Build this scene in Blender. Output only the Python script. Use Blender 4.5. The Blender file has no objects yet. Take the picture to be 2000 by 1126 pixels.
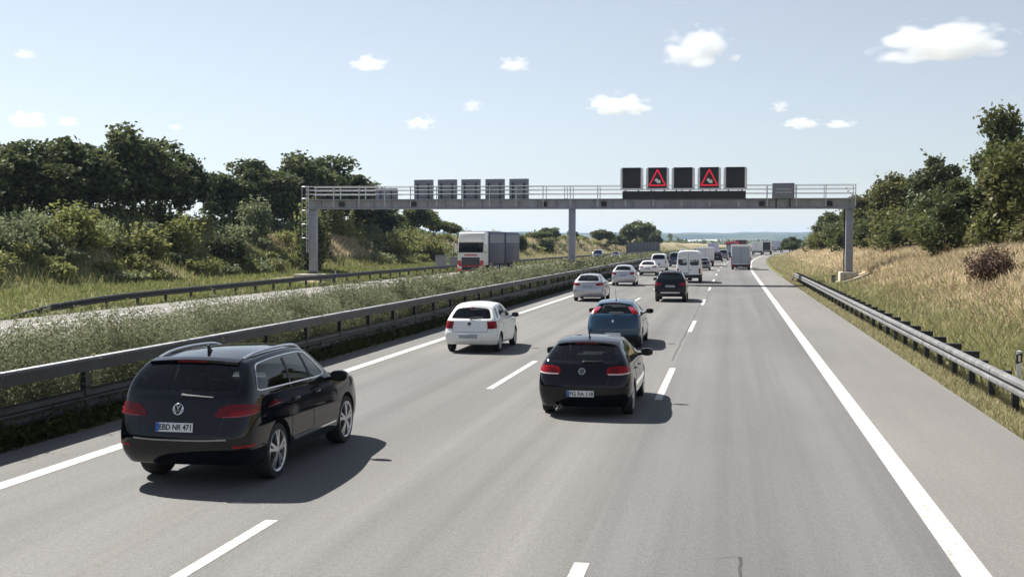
import bpy, bmesh, math, random
import numpy as np
from mathutils import Vector, Matrix
from mathutils.bvhtree import BVHTree

R = math.radians
SC = bpy.context.scene
COL = SC.collection

# ------------------------------------------------------------------ camera
CAM_H = 3.1
cd = bpy.data.cameras.new('camera')
cam = bpy.data.objects.new('camera', cd)
COL.objects.link(cam)
cam.location = (0, 0, CAM_H)
cam.rotation_euler = (R(90 - 2.2256), 0, R(10.579))
cd.sensor_width = 36.0
cd.lens = 2290.0 / 2000.0 * 36.0
cd.clip_start = 0.3
cd.clip_end = 40000
SC.camera = cam

# ------------------------------------------------------------------ sky, sun, exposure
SUN_EL = R(48.5)
SUN_AZ = math.atan2(-.758, .52)          # from +Y towards +X
w = bpy.data.worlds.new('World')
SC.world = w
w.use_nodes = True
nt = w.node_tree
bg = nt.nodes['Background']
sky = nt.nodes.new('ShaderNodeTexSky')
sky.sky_type = 'NISHITA'
sky.sun_disc = False
sky.sun_elevation = SUN_EL
sky.sun_rotation = SUN_AZ
sky.air_density = 1.0
sky.dust_density = 0.1
sky.ozone_density = 4.0
hs = nt.nodes.new('ShaderNodeHueSaturation')
hs.inputs['Saturation'].default_value = 0.46
hs.inputs['Value'].default_value = 1.07
nt.links.new(sky.outputs[0], hs.inputs['Color'])
nt.links.new(hs.outputs[0], bg.inputs['Color'])
bg.inputs['Strength'].default_value = 0.053

sl = bpy.data.lights.new('sun', 'SUN')
sl.energy = 5.0
sl.angle = R(0.53)
sl.color = (1.0, 0.95, 0.88)
sun = bpy.data.objects.new('sun', sl)
COL.objects.link(sun)
sd = Vector((math.sin(SUN_AZ) * math.cos(SUN_EL), math.cos(SUN_AZ) * math.cos(SUN_EL), math.sin(SUN_EL)))
sun.rotation_euler = sd.to_track_quat('Z', 'Y').to_euler()
sun.location = sd * 200

SC.view_settings.view_transform = 'Standard'
SC.view_settings.look = 'None'
SC.view_settings.exposure = 1.0
SC.view_settings.gamma = 1.0
SC.cycles.volume_bounces = 16
SC.cycles.transparent_max_bounces = 12
SC.cycles.max_bounces = 16

# ------------------------------------------------------------------ road alignment
def cx(y):
    """sideways drift of the motorway where it starts to curve to the right"""
    y = np.asarray(y, float)
    t = np.clip(y - 120.0, 0, 480.0)
    return t * t / 5400.0 + np.clip(y - 600.0, 0, None) * (2 * 480.0 / 5400.0)
def cxf(y): return float(cx(y))
def head(y):
    """heading (rotation about z) of the road at y"""
    return -math.atan((cxf(y + 1) - cxf(y - 1)) / 2)

# ------------------------------------------------------------------ materials
def newmat(name):
    m = bpy.data.materials.new(name)
    m.use_nodes = True
    n = m.node_tree.nodes
    return m, n, m.node_tree.links, n['Principled BSDF']

def two_sided(name, src):
    """body panel: paint outside, dark lining inside"""
    m = src.copy(); m.name = name; n, l = m.node_tree.nodes, m.node_tree.links
    out = n['Material Output']; b = n['Principled BSDF']
    d = n.new('ShaderNodeBsdfDiffuse'); d.inputs['Color'].default_value = (.11, .11, .115, 1)
    g = n.new('ShaderNodeNewGeometry'); x = n.new('ShaderNodeMixShader')
    l.new(g.outputs['Backfacing'], x.inputs[0]); l.new(b.outputs[0], x.inputs[1]); l.new(d.outputs[0], x.inputs[2]); l.new(x.outputs[0], out.inputs['Surface'])
    return m

def pm(name, col, rough=.5, metal=0., coat=0., var=.08, scale=6., spec=.5, bump=0., trans=0., alpha=1.):
    """Principled material whose colour is broken up by a little procedural noise"""
    m, n, l, b = newmat(name)
    b.inputs['Roughness'].default_value = rough
    b.inputs['Metallic'].default_value = metal
    b.inputs['Coat Weight'].default_value = coat
    b.inputs['Coat Roughness'].default_value = .03
    b.inputs['Specular IOR Level'].default_value = spec
    b.inputs['Transmission Weight'].default_value = trans
    tc = n.new('ShaderNodeTexCoord')
    no = n.new('ShaderNodeTexNoise'); no.inputs['Scale'].default_value = scale; no.inputs['Detail'].default_value = 5
    l.new(tc.outputs['Object'], no.inputs['Vector'])
    r = n.new('ShaderNodeMapRange')
    r.inputs[1].default_value = .3; r.inputs[2].default_value = .7
    r.inputs[3].default_value = 1 - var; r.inputs[4].default_value = 1 + var
    l.new(no.outputs[0], r.inputs[0])
    mx = n.new('ShaderNodeVectorMath'); mx.operation = 'SCALE'
    mx.inputs[0].default_value = col[:3]
    l.new(r.outputs[0], mx.inputs['Scale'])
    l.new(mx.outputs[0], b.inputs['Base Color'])
    if bump:
        bp = n.new('ShaderNodeBump'); bp.inputs['Strength'].default_value = bump; bp.inputs['Distance'].default_value = .02
        l.new(no.outputs[0], bp.inputs['Height']); l.new(bp.outputs[0], b.inputs['Normal'])
    return m

def emis(name, col, s):
    m, n, l, b = newmat(name)
    b.inputs['Base Color'].default_value = (.02, .02, .02, 1)
    b.inputs['Emission Color'].default_value = (*col, 1)
    b.inputs['Emission Strength'].default_value = s
    return m

def leafmat(name, trans=.35, var=.35, gloss=.025):
    """leaf or blade: albedo from the mesh colour attribute, each leaf slightly different, partly see-through to light"""
    m, n, l, b = newmat(name)
    n.remove(b)
    out = n['Material Output']
    at = n.new('ShaderNodeAttribute'); at.attribute_name = 'Col'
    ge = n.new('ShaderNodeNewGeometry')
    r = n.new('ShaderNodeMapRange'); r.inputs[3].default_value = 1 - var; r.inputs[4].default_value = 1 + var
    l.new(ge.outputs['Random Per Island'], r.inputs[0])
    mx = n.new('ShaderNodeVectorMath'); mx.operation = 'SCALE'
    l.new(at.outputs['Color'], mx.inputs[0]); l.new(r.outputs[0], mx.inputs['Scale'])
    d = n.new('ShaderNodeBsdfDiffuse'); t = n.new('ShaderNodeBsdfTranslucent')
    l.new(mx.outputs[0], d.inputs['Color'])
    l.new(mx.outputs[0], t.inputs['Color'])
    ms = n.new('ShaderNodeMixShader'); ms.inputs[0].default_value = trans
    l.new(d.outputs[0], ms.inputs[1]); l.new(t.outputs[0], ms.inputs[2])
    g = n.new('ShaderNodeBsdfGlossy'); g.inputs['Roughness'].default_value = .55
    g.inputs['Color'].default_value = (.8, .85, .8, 1)
    m2 = n.new('ShaderNodeMixShader'); m2.inputs[0].default_value = gloss
    l.new(ms.outputs[0], m2.inputs[1]); l.new(g.outputs[0], m2.inputs[2])
    l.new(m2.outputs[0], out.inputs['Surface'])
    return m

M = {}
M['rubber'] = pm('rubber', (.018, .018, .019), .8, var=.2)
M['alloy'] = pm('alloy', (.62, .63, .66), .28, metal=.85, var=.05)
M['hubcap'] = pm('hubcap', (.45, .46, .48), .4, metal=.6)
M['black_plastic'] = pm('black_plastic', (.016, .016, .018), .55, var=.15)
M['well'] = pm('wheel_well_black', (.008, .008, .008), .9)
M['chrome'] = pm('chrome', (.8, .8, .82), .12, metal=1, var=.03)
M['steel_wipe'] = pm('wiper_metal', (.3, .3, .31), .35, metal=.7)
def see_through(name, tint):
    """pane: clear tint straight through, mirror reflection by Fresnel"""
    m, n, l, b = newmat(name); n.remove(b)
    t = n.new('ShaderNodeBsdfTransparent'); t.inputs['Color'].default_value = (*tint, 1)
    g = n.new('ShaderNodeBsdfGlossy'); g.inputs['Roughness'].default_value = .03
    f = n.new('ShaderNodeFresnel'); f.inputs['IOR'].default_value = 1.5
    x = n.new('ShaderNodeMixShader'); l.new(f.outputs[0], x.inputs[0]); l.new(t.outputs[0], x.inputs[1]); l.new(g.outputs[0], x.inputs[2])
    l.new(x.outputs[0], n['Material Output'].inputs['Surface'])
    return m
M['pane'] = see_through('window_pane', (.66, .72, .72))
M['pane_dark'] = see_through('privacy_pane', (.26, .29, .31))
M['seat'] = pm('seat_cloth', (.1, .1, .11), .9, var=.2, scale=20)
M['glass'] = pm('tinted_glass', (.006, .009, .011), .02, spec=.4, var=.1)
M['glass_mid'] = pm('lightly_tinted_glass', (.03, .04, .045), .03, spec=.5, var=.25, scale=3)
M['red_lens'] = pm('red_lens', (.25, .003, .008), .2, spec=.3, var=.15, scale=25)
M['dark_red_lens'] = pm('dark_red_lens', (.13, .002, .008), .2, spec=.3, var=.15, scale=25)
M['pink_lens'] = pm('pink_lens', (.30, .06, .09), .15, spec=.4, var=.2, scale=20)
M['clear_lens'] = pm('clear_lens', (.75, .68, .66), .12, coat=1, var=.1, scale=30)
M['plate_white'] = pm('plate_white', (.68, .7, .74), .4, var=.03)
M['plate_blue'] = pm('plate_blue', (.02, .09, .42), .4, var=.05)
M['plate_ink'] = pm('plate_ink', (.02, .02, .025), .5)
M['plate_dull'] = pm('plate_dull', (.3, .33, .38), .5, var=.1)
M['paint_black'] = pm('paint_black', (.0025, .0035, .0065), .05, spec=.45, var=.1)
M['paint_black2'] = pm('paint_deep_black', (.003, .003, .006), .05, spec=.42, var=.1)
M['paint_white'] = pm('paint_white', (.8, .8, .79), .3, coat=.8, var=.03)
M['paint_white2'] = pm('paint_van_white', (.8, .81, .83), .35, coat=.5, var=.03)
M['paint_blue'] = pm('paint_petrol_blue', (.006, .045, .092), .2, metal=.1, coat=1, var=.05)
M['paint_silver'] = pm('paint_silver', (.5, .5, .53), .3, metal=.45, coat=1, var=.03)
M['paint_silver2'] = pm('paint_pale_silver', (.56, .57, .6), .3, metal=.4, coat=1, var=.03)
M['paint_grey'] = pm('paint_grey', (.2, .22, .25), .3, metal=.4, coat=1, var=.03)
M['paint_navy'] = pm('paint_navy', (.015, .03, .07), .3, coat=1, var=.05)
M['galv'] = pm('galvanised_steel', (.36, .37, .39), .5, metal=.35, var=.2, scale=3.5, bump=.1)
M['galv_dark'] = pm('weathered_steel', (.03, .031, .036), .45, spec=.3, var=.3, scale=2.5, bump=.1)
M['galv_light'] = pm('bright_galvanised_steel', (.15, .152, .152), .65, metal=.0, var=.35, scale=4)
M['beam_paint'] = pm('gantry_grey_paint', (.31, .32, .37), .5, metal=.2, var=.12, scale=2)
M['post_paint'] = pm('gantry_post_paint', (.27, .28, .34), .5, metal=.2, var=.1, scale=2)
M['rail_pale'] = pm('pale_handrail_steel', (.5, .52, .54), .45, metal=.3, var=.08)
M['sign_back'] = pm('sign_back_grey', (.19, .2, .24), .55, metal=.2, var=.12, scale=4)
M['sign_case'] = pm('sign_case_grey', (.72, .72, .76), .45, metal=.2, var=.06)
M['sign_face'] = pm('sign_face_black', (.012, .014, .018), .5, var=.15, scale=12)
M['led_red'] = emis('lit_red_leds', (1, .012, .05), .36)
M['led_white'] = emis('lit_white_leds', (.8, .85, .82), .3)
M['concrete'] = pm('concrete', (.42, .39, .35), .9, var=.15, scale=4, bump=.2)
M['concrete_grey'] = pm('grey_concrete', (.09, .095, .11), .9, var=.12, scale=1, bump=.2)
M['cab_white'] = pm('cab_white', (.75, .75, .72), .35, coat=.5, var=.03)
M['cab_red'] = pm('cab_red', (.5, .03, .03), .4, coat=.5, var=.08)
M['curtain'] = pm('curtain_side_grey', (.085, .09, .12), .6, var=.15, scale=2.5)
M['curtain_pale'] = pm('curtain_side_pale', (.2, .22, .27), .6, var=.12, scale=2.5)
M['truck_blue'] = pm('truck_blue', (.04, .06, .17), .5, var=.1)
M['tarp_pale'] = pm('roof_tarpaulin', (.5, .54, .6), .6, var=.08)
M['trailer_white'] = pm('trailer_white', (.74, .74, .76), .45, var=.04, scale=2)
M['shutter_grey'] = pm('roller_shutter_grey', (.33, .37, .43), .5, var=.06, scale=2)
M['lilac'] = pm('pale_lilac_panel', (.45, .46, .62), .5, var=.05)
M['maroon'] = pm('maroon_tarp', (.1, .03, .035), .6, var=.1)
M['bright_red'] = pm('bright_red_tarp', (.6, .04, .08), .6, var=.1)
M['cabinet'] = pm('cabinet_grey', (.34, .34, .42), .6, var=.08)
M['bark'] = pm('bark', (.075, .06, .045), .9, var=.3, scale=8, bump=.5)
M['leaf'] = leafmat('leaf', .4, .4)
M['weed'] = leafmat('weed', .4, .22, .0)
M['blade'] = leafmat('blade', .35, .3, .02)
M['dry_stem'] = leafmat('dry_stem', .3, .3, .0)

# ------------------------------------------------------------------ tagging and linking
def tag(o, label=None, cat=None, group=None, kind=None):
    if label: o['label'] = label
    if cat: o['category'] = cat
    if group: o['group'] = group
    if kind: o['kind'] = kind
    return o

def link(o, parent=None):
    COL.objects.link(o)
    if parent is not None: o.parent = parent
    return o

def thing(name, label, cat, loc=(0, 0, 0), rz=0., group=None):
    o = bpy.data.objects.new(name, None)
    o.empty_display_size = .3
    link(o); o.location = loc; o.rotation_euler = (0, 0, rz)
    return tag(o, label, cat, group)

def kids(o): return [c for c in COL.objects if c.parent == o]
def copy_tree(o, parent=None):
    c = o.copy(); COL.objects.link(c); c.parent = parent
    for ch in CH.get(o.name, []):
        copy_tree(ch, c)
    return c
CH = {}
def remember(o):
    """note the children of a prototype so copies are quick"""
    ch = kids(o); CH[o.name] = ch
    for c in ch: remember(c)

# ------------------------------------------------------------------ mesh builder
class MB:
    def __init__(s): s.v = []; s.f = []
    def add(s, vs, fs):
        k = len(s.v); s.v += [tuple(p) for p in vs]; s.f += [tuple(i + k for i in q) for q in fs]
        return s
    def box(s, x0, x1, y0, y1, z0, z1):
        return s.add([(x0, y0, z0), (x1, y0, z0), (x1, y1, z0), (x0, y1, z0), (x0, y0, z1), (x1, y0, z1), (x1, y1, z1), (x0, y1, z1)],
                     [(3, 2, 1, 0), (4, 5, 6, 7), (0, 1, 5, 4), (1, 2, 6, 5), (2, 3, 7, 6), (3, 0, 4, 7)])
    def obox(s, mat, sx, sy, sz):
        """box of full size sx, sy, sz centred at the matrix"""
        vs = [mat @ Vector((x * sx / 2, y * sy / 2, z * sz / 2)) for z in (-1, 1) for x, y in ((-1, -1), (1, -1), (1, 1), (-1, 1))]
        return s.add(vs, [(3, 2, 1, 0), (4, 5, 6, 7), (0, 1, 5, 4), (1, 2, 6, 5), (2, 3, 7, 6), (3, 0, 4, 7)])
    def tube(s, pts, r, n=8, cap=True):
        pts = [Vector(p) for p in pts]
        rs = r if isinstance(r, (list, tuple)) else [r] * len(pts)
        k = len(s.v)
        for i, p in enumerate(pts):
            d = (pts[min(i + 1, len(pts) - 1)] - pts[max(i - 1, 0)]).normalized()
            a = d.orthogonal().normalized() if i == 0 else (a - d * a.dot(d)).normalized()
            b = d.cross(a)
            for j in range(n):
                t = 2 * math.pi * j / n
                s.v.append(tuple(p + (a * math.cos(t) + b * math.sin(t)) * rs[i]))
        for i in range(len(pts) - 1):
            for j in range(n):
                s.f.append((k + i * n + j, k + i * n + (j + 1) % n, k + (i + 1) * n + (j + 1) % n, k + (i + 1) * n + j))
        if cap:
            s.f.append(tuple(k + j for j in range(n))[::-1]); e = k + (len(pts) - 1) * n
            s.f.append(tuple(e + j for j in range(n)))
        return s
    def lathe_x(s, prof, n=28, c=(0, 0, 0), sx=1):
        """profile of (x, r) turned about the x axis"""
        k = len(s.v); m = len(prof)
        for j in range(n):
            t = 2 * math.pi * j / n
            for x, r in prof: s.v.append((c[0] + sx * x, c[1] + r * math.cos(t), c[2] + r * math.sin(t)))
        for j in range(n):
            for i in range(m - 1):
                a, b = k + j * m + i, k + ((j + 1) % n) * m + i
                s.f.append((a, a + 1, b + 1, b))
        return s
    def prism(s, outline, d0, d1, axis='x'):
        """outline in the two other axes (in order), extruded along axis"""
        n = len(outline); k = len(s.v)
        for d in (d0, d1):
            for a, b in outline:
                s.v.append({'x': (d, a, b), 'y': (a, d, b), 'z': (a, b, d)}[axis])
        s.f.append(tuple(k + i for i in range(n))); s.f.append(tuple(k + n + i for i in range(n))[::-1])
        for i in range(n): s.f.append((k + i, k + n + i, k + n + (i + 1) % n, k + (i + 1) % n))
        return s
    def sweep(s, prof, path, closed=True):
        """prof of (side offset, z) carried along path of (x, y, z); side = right of travel"""
        k = len(s.v); m = len(prof); P = [Vector(p) for p in path]
        for i, p in enumerate(P):
            d = P[min(i + 1, len(P) - 1)] - P[max(i - 1, 0)]; d.z = 0; d.normalize()
            r = Vector((d.y, -d.x, 0))
            for o, z in prof: s.v.append(tuple(p + r * o + Vector((0, 0, z))))
        for i in range(len(P) - 1):
            for j in range(m if closed else m - 1):
                a, b = k + i * m + j, k + i * m + (j + 1) % m
                s.f.append((a, b, b + m, a + m))
        if closed:
            s.f.append(tuple(k + j for j in range(m))[::-1]); e = k + (len(P) - 1) * m
            s.f.append(tuple(e + j for j in range(m)))
        return s
    def build(s, name, mat, parent=None, smooth=False, bevel=0., angle=40, seg=2):
        me = bpy.data.meshes.new(name)
        me.from_pydata(s.v, [], s.f)
        if bevel or True:
            bm = bmesh.new(); bm.from_mesh(me)
            bmesh.ops.recalc_face_normals(bm, faces=bm.faces)
            if bevel:
                bmesh.ops.bevel(bm, geom=[e for e in bm.edges if len(e.link_faces) == 2 and e.calc_face_angle(0) > .5],
                                offset=bevel, segments=seg, profile=.5, affect='EDGES')
            bm.to_mesh(me); bm.free()
        if smooth or bevel:
            me.polygons.foreach_set('use_smooth', [True] * len(me.polygons))
            me.set_sharp_from_angle(angle=R(angle))
        me.materials.append(mat)
        o = bpy.data.objects.new(name, me)
        return link(o, parent)

def quads(name, V, C, mat, parent=None, F=None):
    """numpy mesh: V (n,k,3) polygons of k corners each, C (n,3) albedo per polygon"""
    n, k = V.shape[:2]
    me = bpy.data.meshes.new(name)
    me.vertices.add(n * k); me.vertices.foreach_set('co', V.reshape(-1).astype(np.float32))
    me.loops.add(n * k); me.loops.foreach_set('vertex_index', np.arange(n * k, dtype=np.int32))
    me.polygons.add(n); me.polygons.foreach_set('loop_start', (np.arange(n) * k).astype(np.int32))
    me.update(calc_edges=True)
    at = me.color_attributes.new('Col', 'FLOAT_COLOR', 'POINT')
    c = np.ones((n, k, 4), np.float32); c[:, :, :3] = np.clip(C, 0, 1)[:, None, :]
    at.data.foreach_set('color', c.reshape(-1))
    me.materials.append(mat)
    me.validate()
    o = bpy.data.objects.new(name, me)
    return link(o, parent)

def text_mesh(name, s, size, mat, parent, mtx, depth=.002, fit=None):
    """raised lettering; the letters stand in the local xz plane facing -y before mtx"""
    cu = bpy.data.curves.new(name, 'FONT'); cu.body = s; cu.size = size; cu.align_x = 'CENTER'; cu.align_y = 'CENTER'; cu.extrude = depth
    cu.offset = size * .02
    to = bpy.data.objects.new(name, cu); COL.objects.link(to)
    dg = bpy.context.evaluated_depsgraph_get()
    me = bpy.data.meshes.new_from_object(to.evaluated_get(dg))
    bpy.data.objects.remove(to); bpy.data.curves.remove(cu)
    if fit:
        xs = [v.co.x for v in me.vertices]; k = min(1., fit / (max(xs) - min(xs))); me.transform(Matrix.Diagonal((k, 1, 1, 1)))
    me.transform(mtx @ Matrix.Rotation(R(90), 4, 'X'))
    me.materials.clear(); me.materials.append(mat)
    o = bpy.data.objects.new(name, me)
    return link(o, parent)
# ------------------------------------------------------------------ cars
def lerp(a, b, t): return a + (b - a) * t

class Shell:
    """car body: a lattice cage, smoothed, with wheel arches cut out and the windows taken out as meshes of their own"""
    N, K = 10, 6
    def __init__(s, p):
        s.p = p
        N, K = s.N, s.K
        L, W = p['L'], p['W']
        ya, yb, wr = p['ra'], p['fa'], p['wr']
        ar = wr + p.get('gap', .05)
        s.ar = ar
        cowl = p.get('cowl', yb - ar - .02)
        yb_ = [0, .16, max(.22, ya - ar - .03), ya, ya + ar + .03, (ya + ar + cowl) / 2, cowl, max(yb, cowl + .2), yb + ar + .03, L - .13, L]
        if yb_[8] > L - .2: yb_[8] = (yb_[7] + yb_[9]) / 2
        S = p.get('S', [.90, .98, 1.0, .985, .93, .81, .67])
        planL = p.get('planL', [.91, .98, 1, 1, 1, 1, 1, .995, .97, .90, .72])
        planU = p.get('planU', [.95, .98, 1, 1, 1, .99, .94])
        yr, zr = p['yr'], p['zr']
        yw = [None] * 4 + [cowl, lerp(cowl, p['yw'], .52), p['yw']]
        zf = p['zf']
        hood = p['hood']
        bow, crown = p.get('bow', [.05, .09, .1, .09, .07, .06, .05]), p.get('crown', .05)
        zpk, zw6 = p['zpk'], p['zw6']
        def P(i, k, j):
            f = 2 * k / K - 1
            t = yb_[i] / L
            if j <= 4:
                y = yb_[i] + yr[j] * (1 - t) ** 4
                if i >= 9: y -= [.05, .0, .0, .03, .12][j] * (1 if i == 10 else .5)
                z = lerp(zr[j], zf[j], t)
                if j == 4: z = lerp(zr[4], hood[0], yb_[i] / cowl) if i <= 6 else hood[i - 6]
                if j == 3: z = lerp(zr[3], zf[3], t)
                hw = W / 2 * S[j] * planL[i]
                if j == 0 and i in (0, 10): hw *= .97
            else:
                q = yb_[i] / cowl
                y = lerp(yr[j], yw[j], q)
                # roof line through rear edge, peak, windscreen edge
                a = zr[6]; m = .55
                B = ((zpk - a) - (zw6 - a) * m * m) / (m - m * m); A = (zw6 - a) - B
                z6 = a + B * q + A * q * q
                z4 = lerp(zr[4], hood[0], q)
                z = z6 if j == 6 else (lerp(z4, z6, .52) if i else zr[5])
                hw = W / 2 * S[j] * planU[i]
            x = hw * f
            e = 1 - f * f
            if i == 0: y -= bow[j] * e
            elif i == 1 and 0 < k < K: y -= bow[j] * e * .6
            if i == N: y += .12 * e
            if i == 6 and j >= 4: y += [.12, .10, .08][j - 4] * e
            if j == 6: z += crown * e
            if j == 4 and i >= 6: z += .04 * e
            return Vector((x, y, z))
        bm = bmesh.new(); vv = {}
        def v(i, k, j):
            q = (i, k, j)
            if q not in vv: vv[q] = bm.verts.new(P(i, k, j))
            return vv[q]
        F = {}
        def face(t, *q):
            f = bm.faces.new([v(*a) for a in q]); F[t] = f; return f
        for k in range(K):
            for j in range(6): face(('r', k, j), (0, k, j), (0, k + 1, j), (0, k + 1, j + 1), (0, k, j + 1))
            for j in range(4): face(('f', k, j), (N, k, j), (N, k, j + 1), (N, k + 1, j + 1), (N, k + 1, j))
            for j in (4, 5): face(('w', k, j), (6, k, j), (6, k, j + 1), (6, k + 1, j + 1), (6, k + 1, j))
            for i in range(6): face(('t', i, k), (i, k, 6), (i, k + 1, 6), (i + 1, k + 1, 6), (i + 1, k, 6))
            for i in range(6, N): face(('h', i, k), (i, k, 4), (i, k + 1, 4), (i + 1, k + 1, 4), (i + 1, k, 4))
            for i in range(N): face(('b', i, k), (i, k, 0), (i + 1, k, 0), (i + 1, k + 1, 0), (i, k + 1, 0))
        for k in (0, K):
            for i in range(N):
                for j in range(4): face(('s', k, i, j), (i, k, j), (i + 1, k, j), (i + 1, k, j + 1), (i, k, j + 1))
            for i in range(6):
                for j in (4, 5): face(('s', k, i, j), (i, k, j), (i + 1, k, j), (i + 1, k, j + 1), (i, k, j + 1))
        bmesh.ops.recalc_face_normals(bm, faces=bm.faces)
        cl = bm.edges.layers.float.new('crease_edge')
        inv = {b: a for a, b in vv.items()}
        for e in bm.edges:
            a, b = inv[e.verts[0]], inv[e.verts[1]]
            c = 0
            if a[0] == b[0] == 0 and a[2] == b[2] == 6: c = p.get('c_roof', .55)
            if a[0] == b[0] == 0 and a[2] == b[2] == 2: c = p.get('c_bump', .45)
            if a[0] == b[0] == 0 and a[2] == b[2] == 4: c = p.get('c_tail', .3)
            if a[1] == b[1] and a[1] in (0, K) and a[2] == b[2] == 4: c = max(c, p.get('c_belt', .35))
            if a[2] == b[2] == 0: c = .5
            if a[1] == b[1] and a[1] in (0, K) and a[2] == b[2] == 6: c = max(c, p.get('c_rail', .2))
            if a[0] == b[0] == 0 and a[1] == b[1] and a[1] in (0, K): c = max(c, p.get('c_corner', .0))
            e[cl] = c
        for t, f in F.items():
            f.material_index = 0
            if t[0] in 'sr' and t[-1] < p.get('trim_rows', 0): f.material_index = 1
            if t[0] == 'b': f.material_index = 5
        def glaze(fs, mi, th):
            fs = [f for f in fs if f.is_valid]
            bmesh.ops.inset_region(bm, faces=fs, thickness=th, depth=-.004, use_even_offset=True, use_boundary=True)
            for f in fs: f.material_index = mi
        it = p.get('inset', .05)
        for k in (0, K):
            for a, b in p.get('side_glass', [(1, 3), (3, 6)]):
                glaze([F[('s', k, i, j)] for i in range(a, b) for j in (4, 5)], 2, it)
        for a, b in p.get('rear_glass', [(0, 6)]):
            glaze([F[('r', k, j)] for k in range(a, b) for j in p.get('rear_rows', (4, 5))], 3, p.get('rinset', .075))
        glaze([F[('w', k, j)] for k in range(K) for j in (4, 5)], 4, .05)
        me = bpy.data.meshes.new('cage'); bm.to_mesh(me); bm.free()
        o = bpy.data.objects.new('cage', me); COL.objects.link(o)
        md = o.modifiers.new('s', 'SUBSURF'); md.levels = md.render_levels = p.get('sub', 2)
        # wheel arches
        cut = MB()
        for y in (ya, yb):
            for sgn in (-1, 1):
                cut.lathe_x([(W / 2 - .27, .0001), (W / 2 - .27, ar), (W / 2 + .3, ar), (W / 2 + .3, .0001)], 36, (0, y, wr), sgn)
        co = cut.build('cut', M['well'])
        bb = bmesh.new(); bb.from_mesh(co.data); bmesh.ops.remove_doubles(bb, verts=bb.verts, dist=.001); bmesh.ops.recalc_face_normals(bb, faces=bb.faces); bb.to_mesh(co.data); bb.free()
        bo = o.modifiers.new('b', 'BOOLEAN'); bo.operation = 'DIFFERENCE'; bo.object = co; bo.solver = 'EXACT'
        dg = bpy.context.evaluated_depsgraph_get()
        me2 = bpy.data.meshes.new_from_object(o.evaluated_get(dg))
        bpy.data.objects.remove(o); bpy.data.objects.remove(co)
        s.bm = bmesh.new(); s.bm.from_mesh(me2)
        for f in s.bm.faces:
            c = f.calc_center_median()
            for y in (ya, yb):
                if math.hypot(c.y - y, c.z - wr) < ar + .004 and abs(c.x) < W / 2 - .0 and (abs(f.normal.x) < .2 or abs(c.x) < W / 2 - .25) and f.material_index in (0, 1, 5):
                    d = Vector((0, c.y - y, c.z - wr))
                    if f.normal.dot(d) < 0 or abs(c.x) < W / 2 - .25: f.material_index = 5
        s.bm.normal_update()
        s.tree = BVHTree.FromBMesh(s.bm)

    def pieces(s, mi):
        """connected groups of faces with a material index"""
        fs = {f for f in s.bm.faces if f.material_index in mi}
        out = []
        while fs:
            st = [fs.pop()]; g = []
            while st:
                f = st.pop(); g.append(f)
                for e in f.edges:
                    for q in e.link_faces:
                        if q in fs: fs.discard(q); st.append(q)
            out.append(g)
        return out
    def part(s, name, faces, mats, parent, mi=None, angle=38):
        me = bpy.data.meshes.new(name)
        ix = {}; vs = []; pf = []; ms = []
        for f in faces:
            q = []
            for v in f.verts:
                if v.index not in ix: ix[v.index] = len(vs); vs.append(tuple(v.co))
                q.append(ix[v.index])
            pf.append(q); ms.append(mi.index(f.material_index) if mi else 0)
        me.from_pydata(vs, [], pf)
        me.polygons.foreach_set('material_index', ms)
        me.polygons.foreach_set('use_smooth', [True] * len(pf))
        me.set_sharp_from_angle(angle=R(angle))
        for m in mats: me.materials.append(m)
        return link(bpy.data.objects.new(name, me), parent)
    def loop(s, faces):
        """ordered outer boundary of a group of faces"""
        fs = set(faces); E = [e for f in faces for e in f.edges if sum(q in fs for q in e.link_faces) == 1]
        nx = {}
        for e in E:
            a, b = e.verts; nx.setdefault(a, []).append(b); nx.setdefault(b, []).append(a)
        st = E[0].verts[0]; out = [st]; prev = None; cur = st
        while True:
            n = [q for q in nx[cur] if q is not prev]
            if not n: break
            prev, cur = cur, n[0]
            if cur is st or len(out) > 2000: break
            out.append(cur)
        return out
    def rear(s, x, z):
        h = s.tree.ray_cast(Vector((x, -3, z)), Vector((0, 1, 0))); return (h[0], h[1]) if h[0] else (Vector((x, .3, z)), Vector((0, -1, 0)))
    def side(s, sg, y, z):
        h = s.tree.ray_cast(Vector((sg * 4, y, z)), Vector((-sg, 0, 0))); return (h[0], h[1]) if h[0] else (Vector((sg * s.p['W'] / 2, y, z)), Vector((sg, 0, 0)))
    def top(s, x, y):
        h = s.tree.ray_cast(Vector((x, y, 5)), Vector((0, 0, -1))); return (h[0], h[1]) if h[0] else (Vector((x, y, s.p['zpk'])), Vector((0, 0, 1)))
    def radial(s, phi, z, yc=.9):
        d = Vector((math.sin(phi), -math.cos(phi), 0))
        h = s.tree.ray_cast(Vector((0, yc, z)) + d * 4, -d)
        if h[0] is None: return Vector((0, yc, z)) + d * .8, d
        return h[0], h[1]

def skin(name, grid, mat, parent, off=.006, back=.012):
    """thin curved panel lying on a surface: grid of (point, normal)"""
    n, m = len(grid), len(grid[0])
    vs = [p + q * off for r_ in grid for p, q in r_] + [p - q * back for r_ in grid for p, q in r_]
    fs = []; T = n * m
    for i in range(n - 1):
        for j in range(m - 1):
            a = i * m + j
            fs += [(a, a + 1, a + m + 1, a + m), (T + a, T + a + m, T + a + m + 1, T + a + 1)]
    rim = [i * m for i in range(n)] + [(n - 1) * m + j for j in range(1, m)] + [i * m + m - 1 for i in range(n - 2, -1, -1)] + [j for j in range(m - 2, 0, -1)]
    for a, b in zip(rim, rim[1:] + rim[:1]): fs.append((a, b, T + b, T + a))
    return MB().add(vs, fs).build(name, mat, parent, smooth=True, angle=50)

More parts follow.
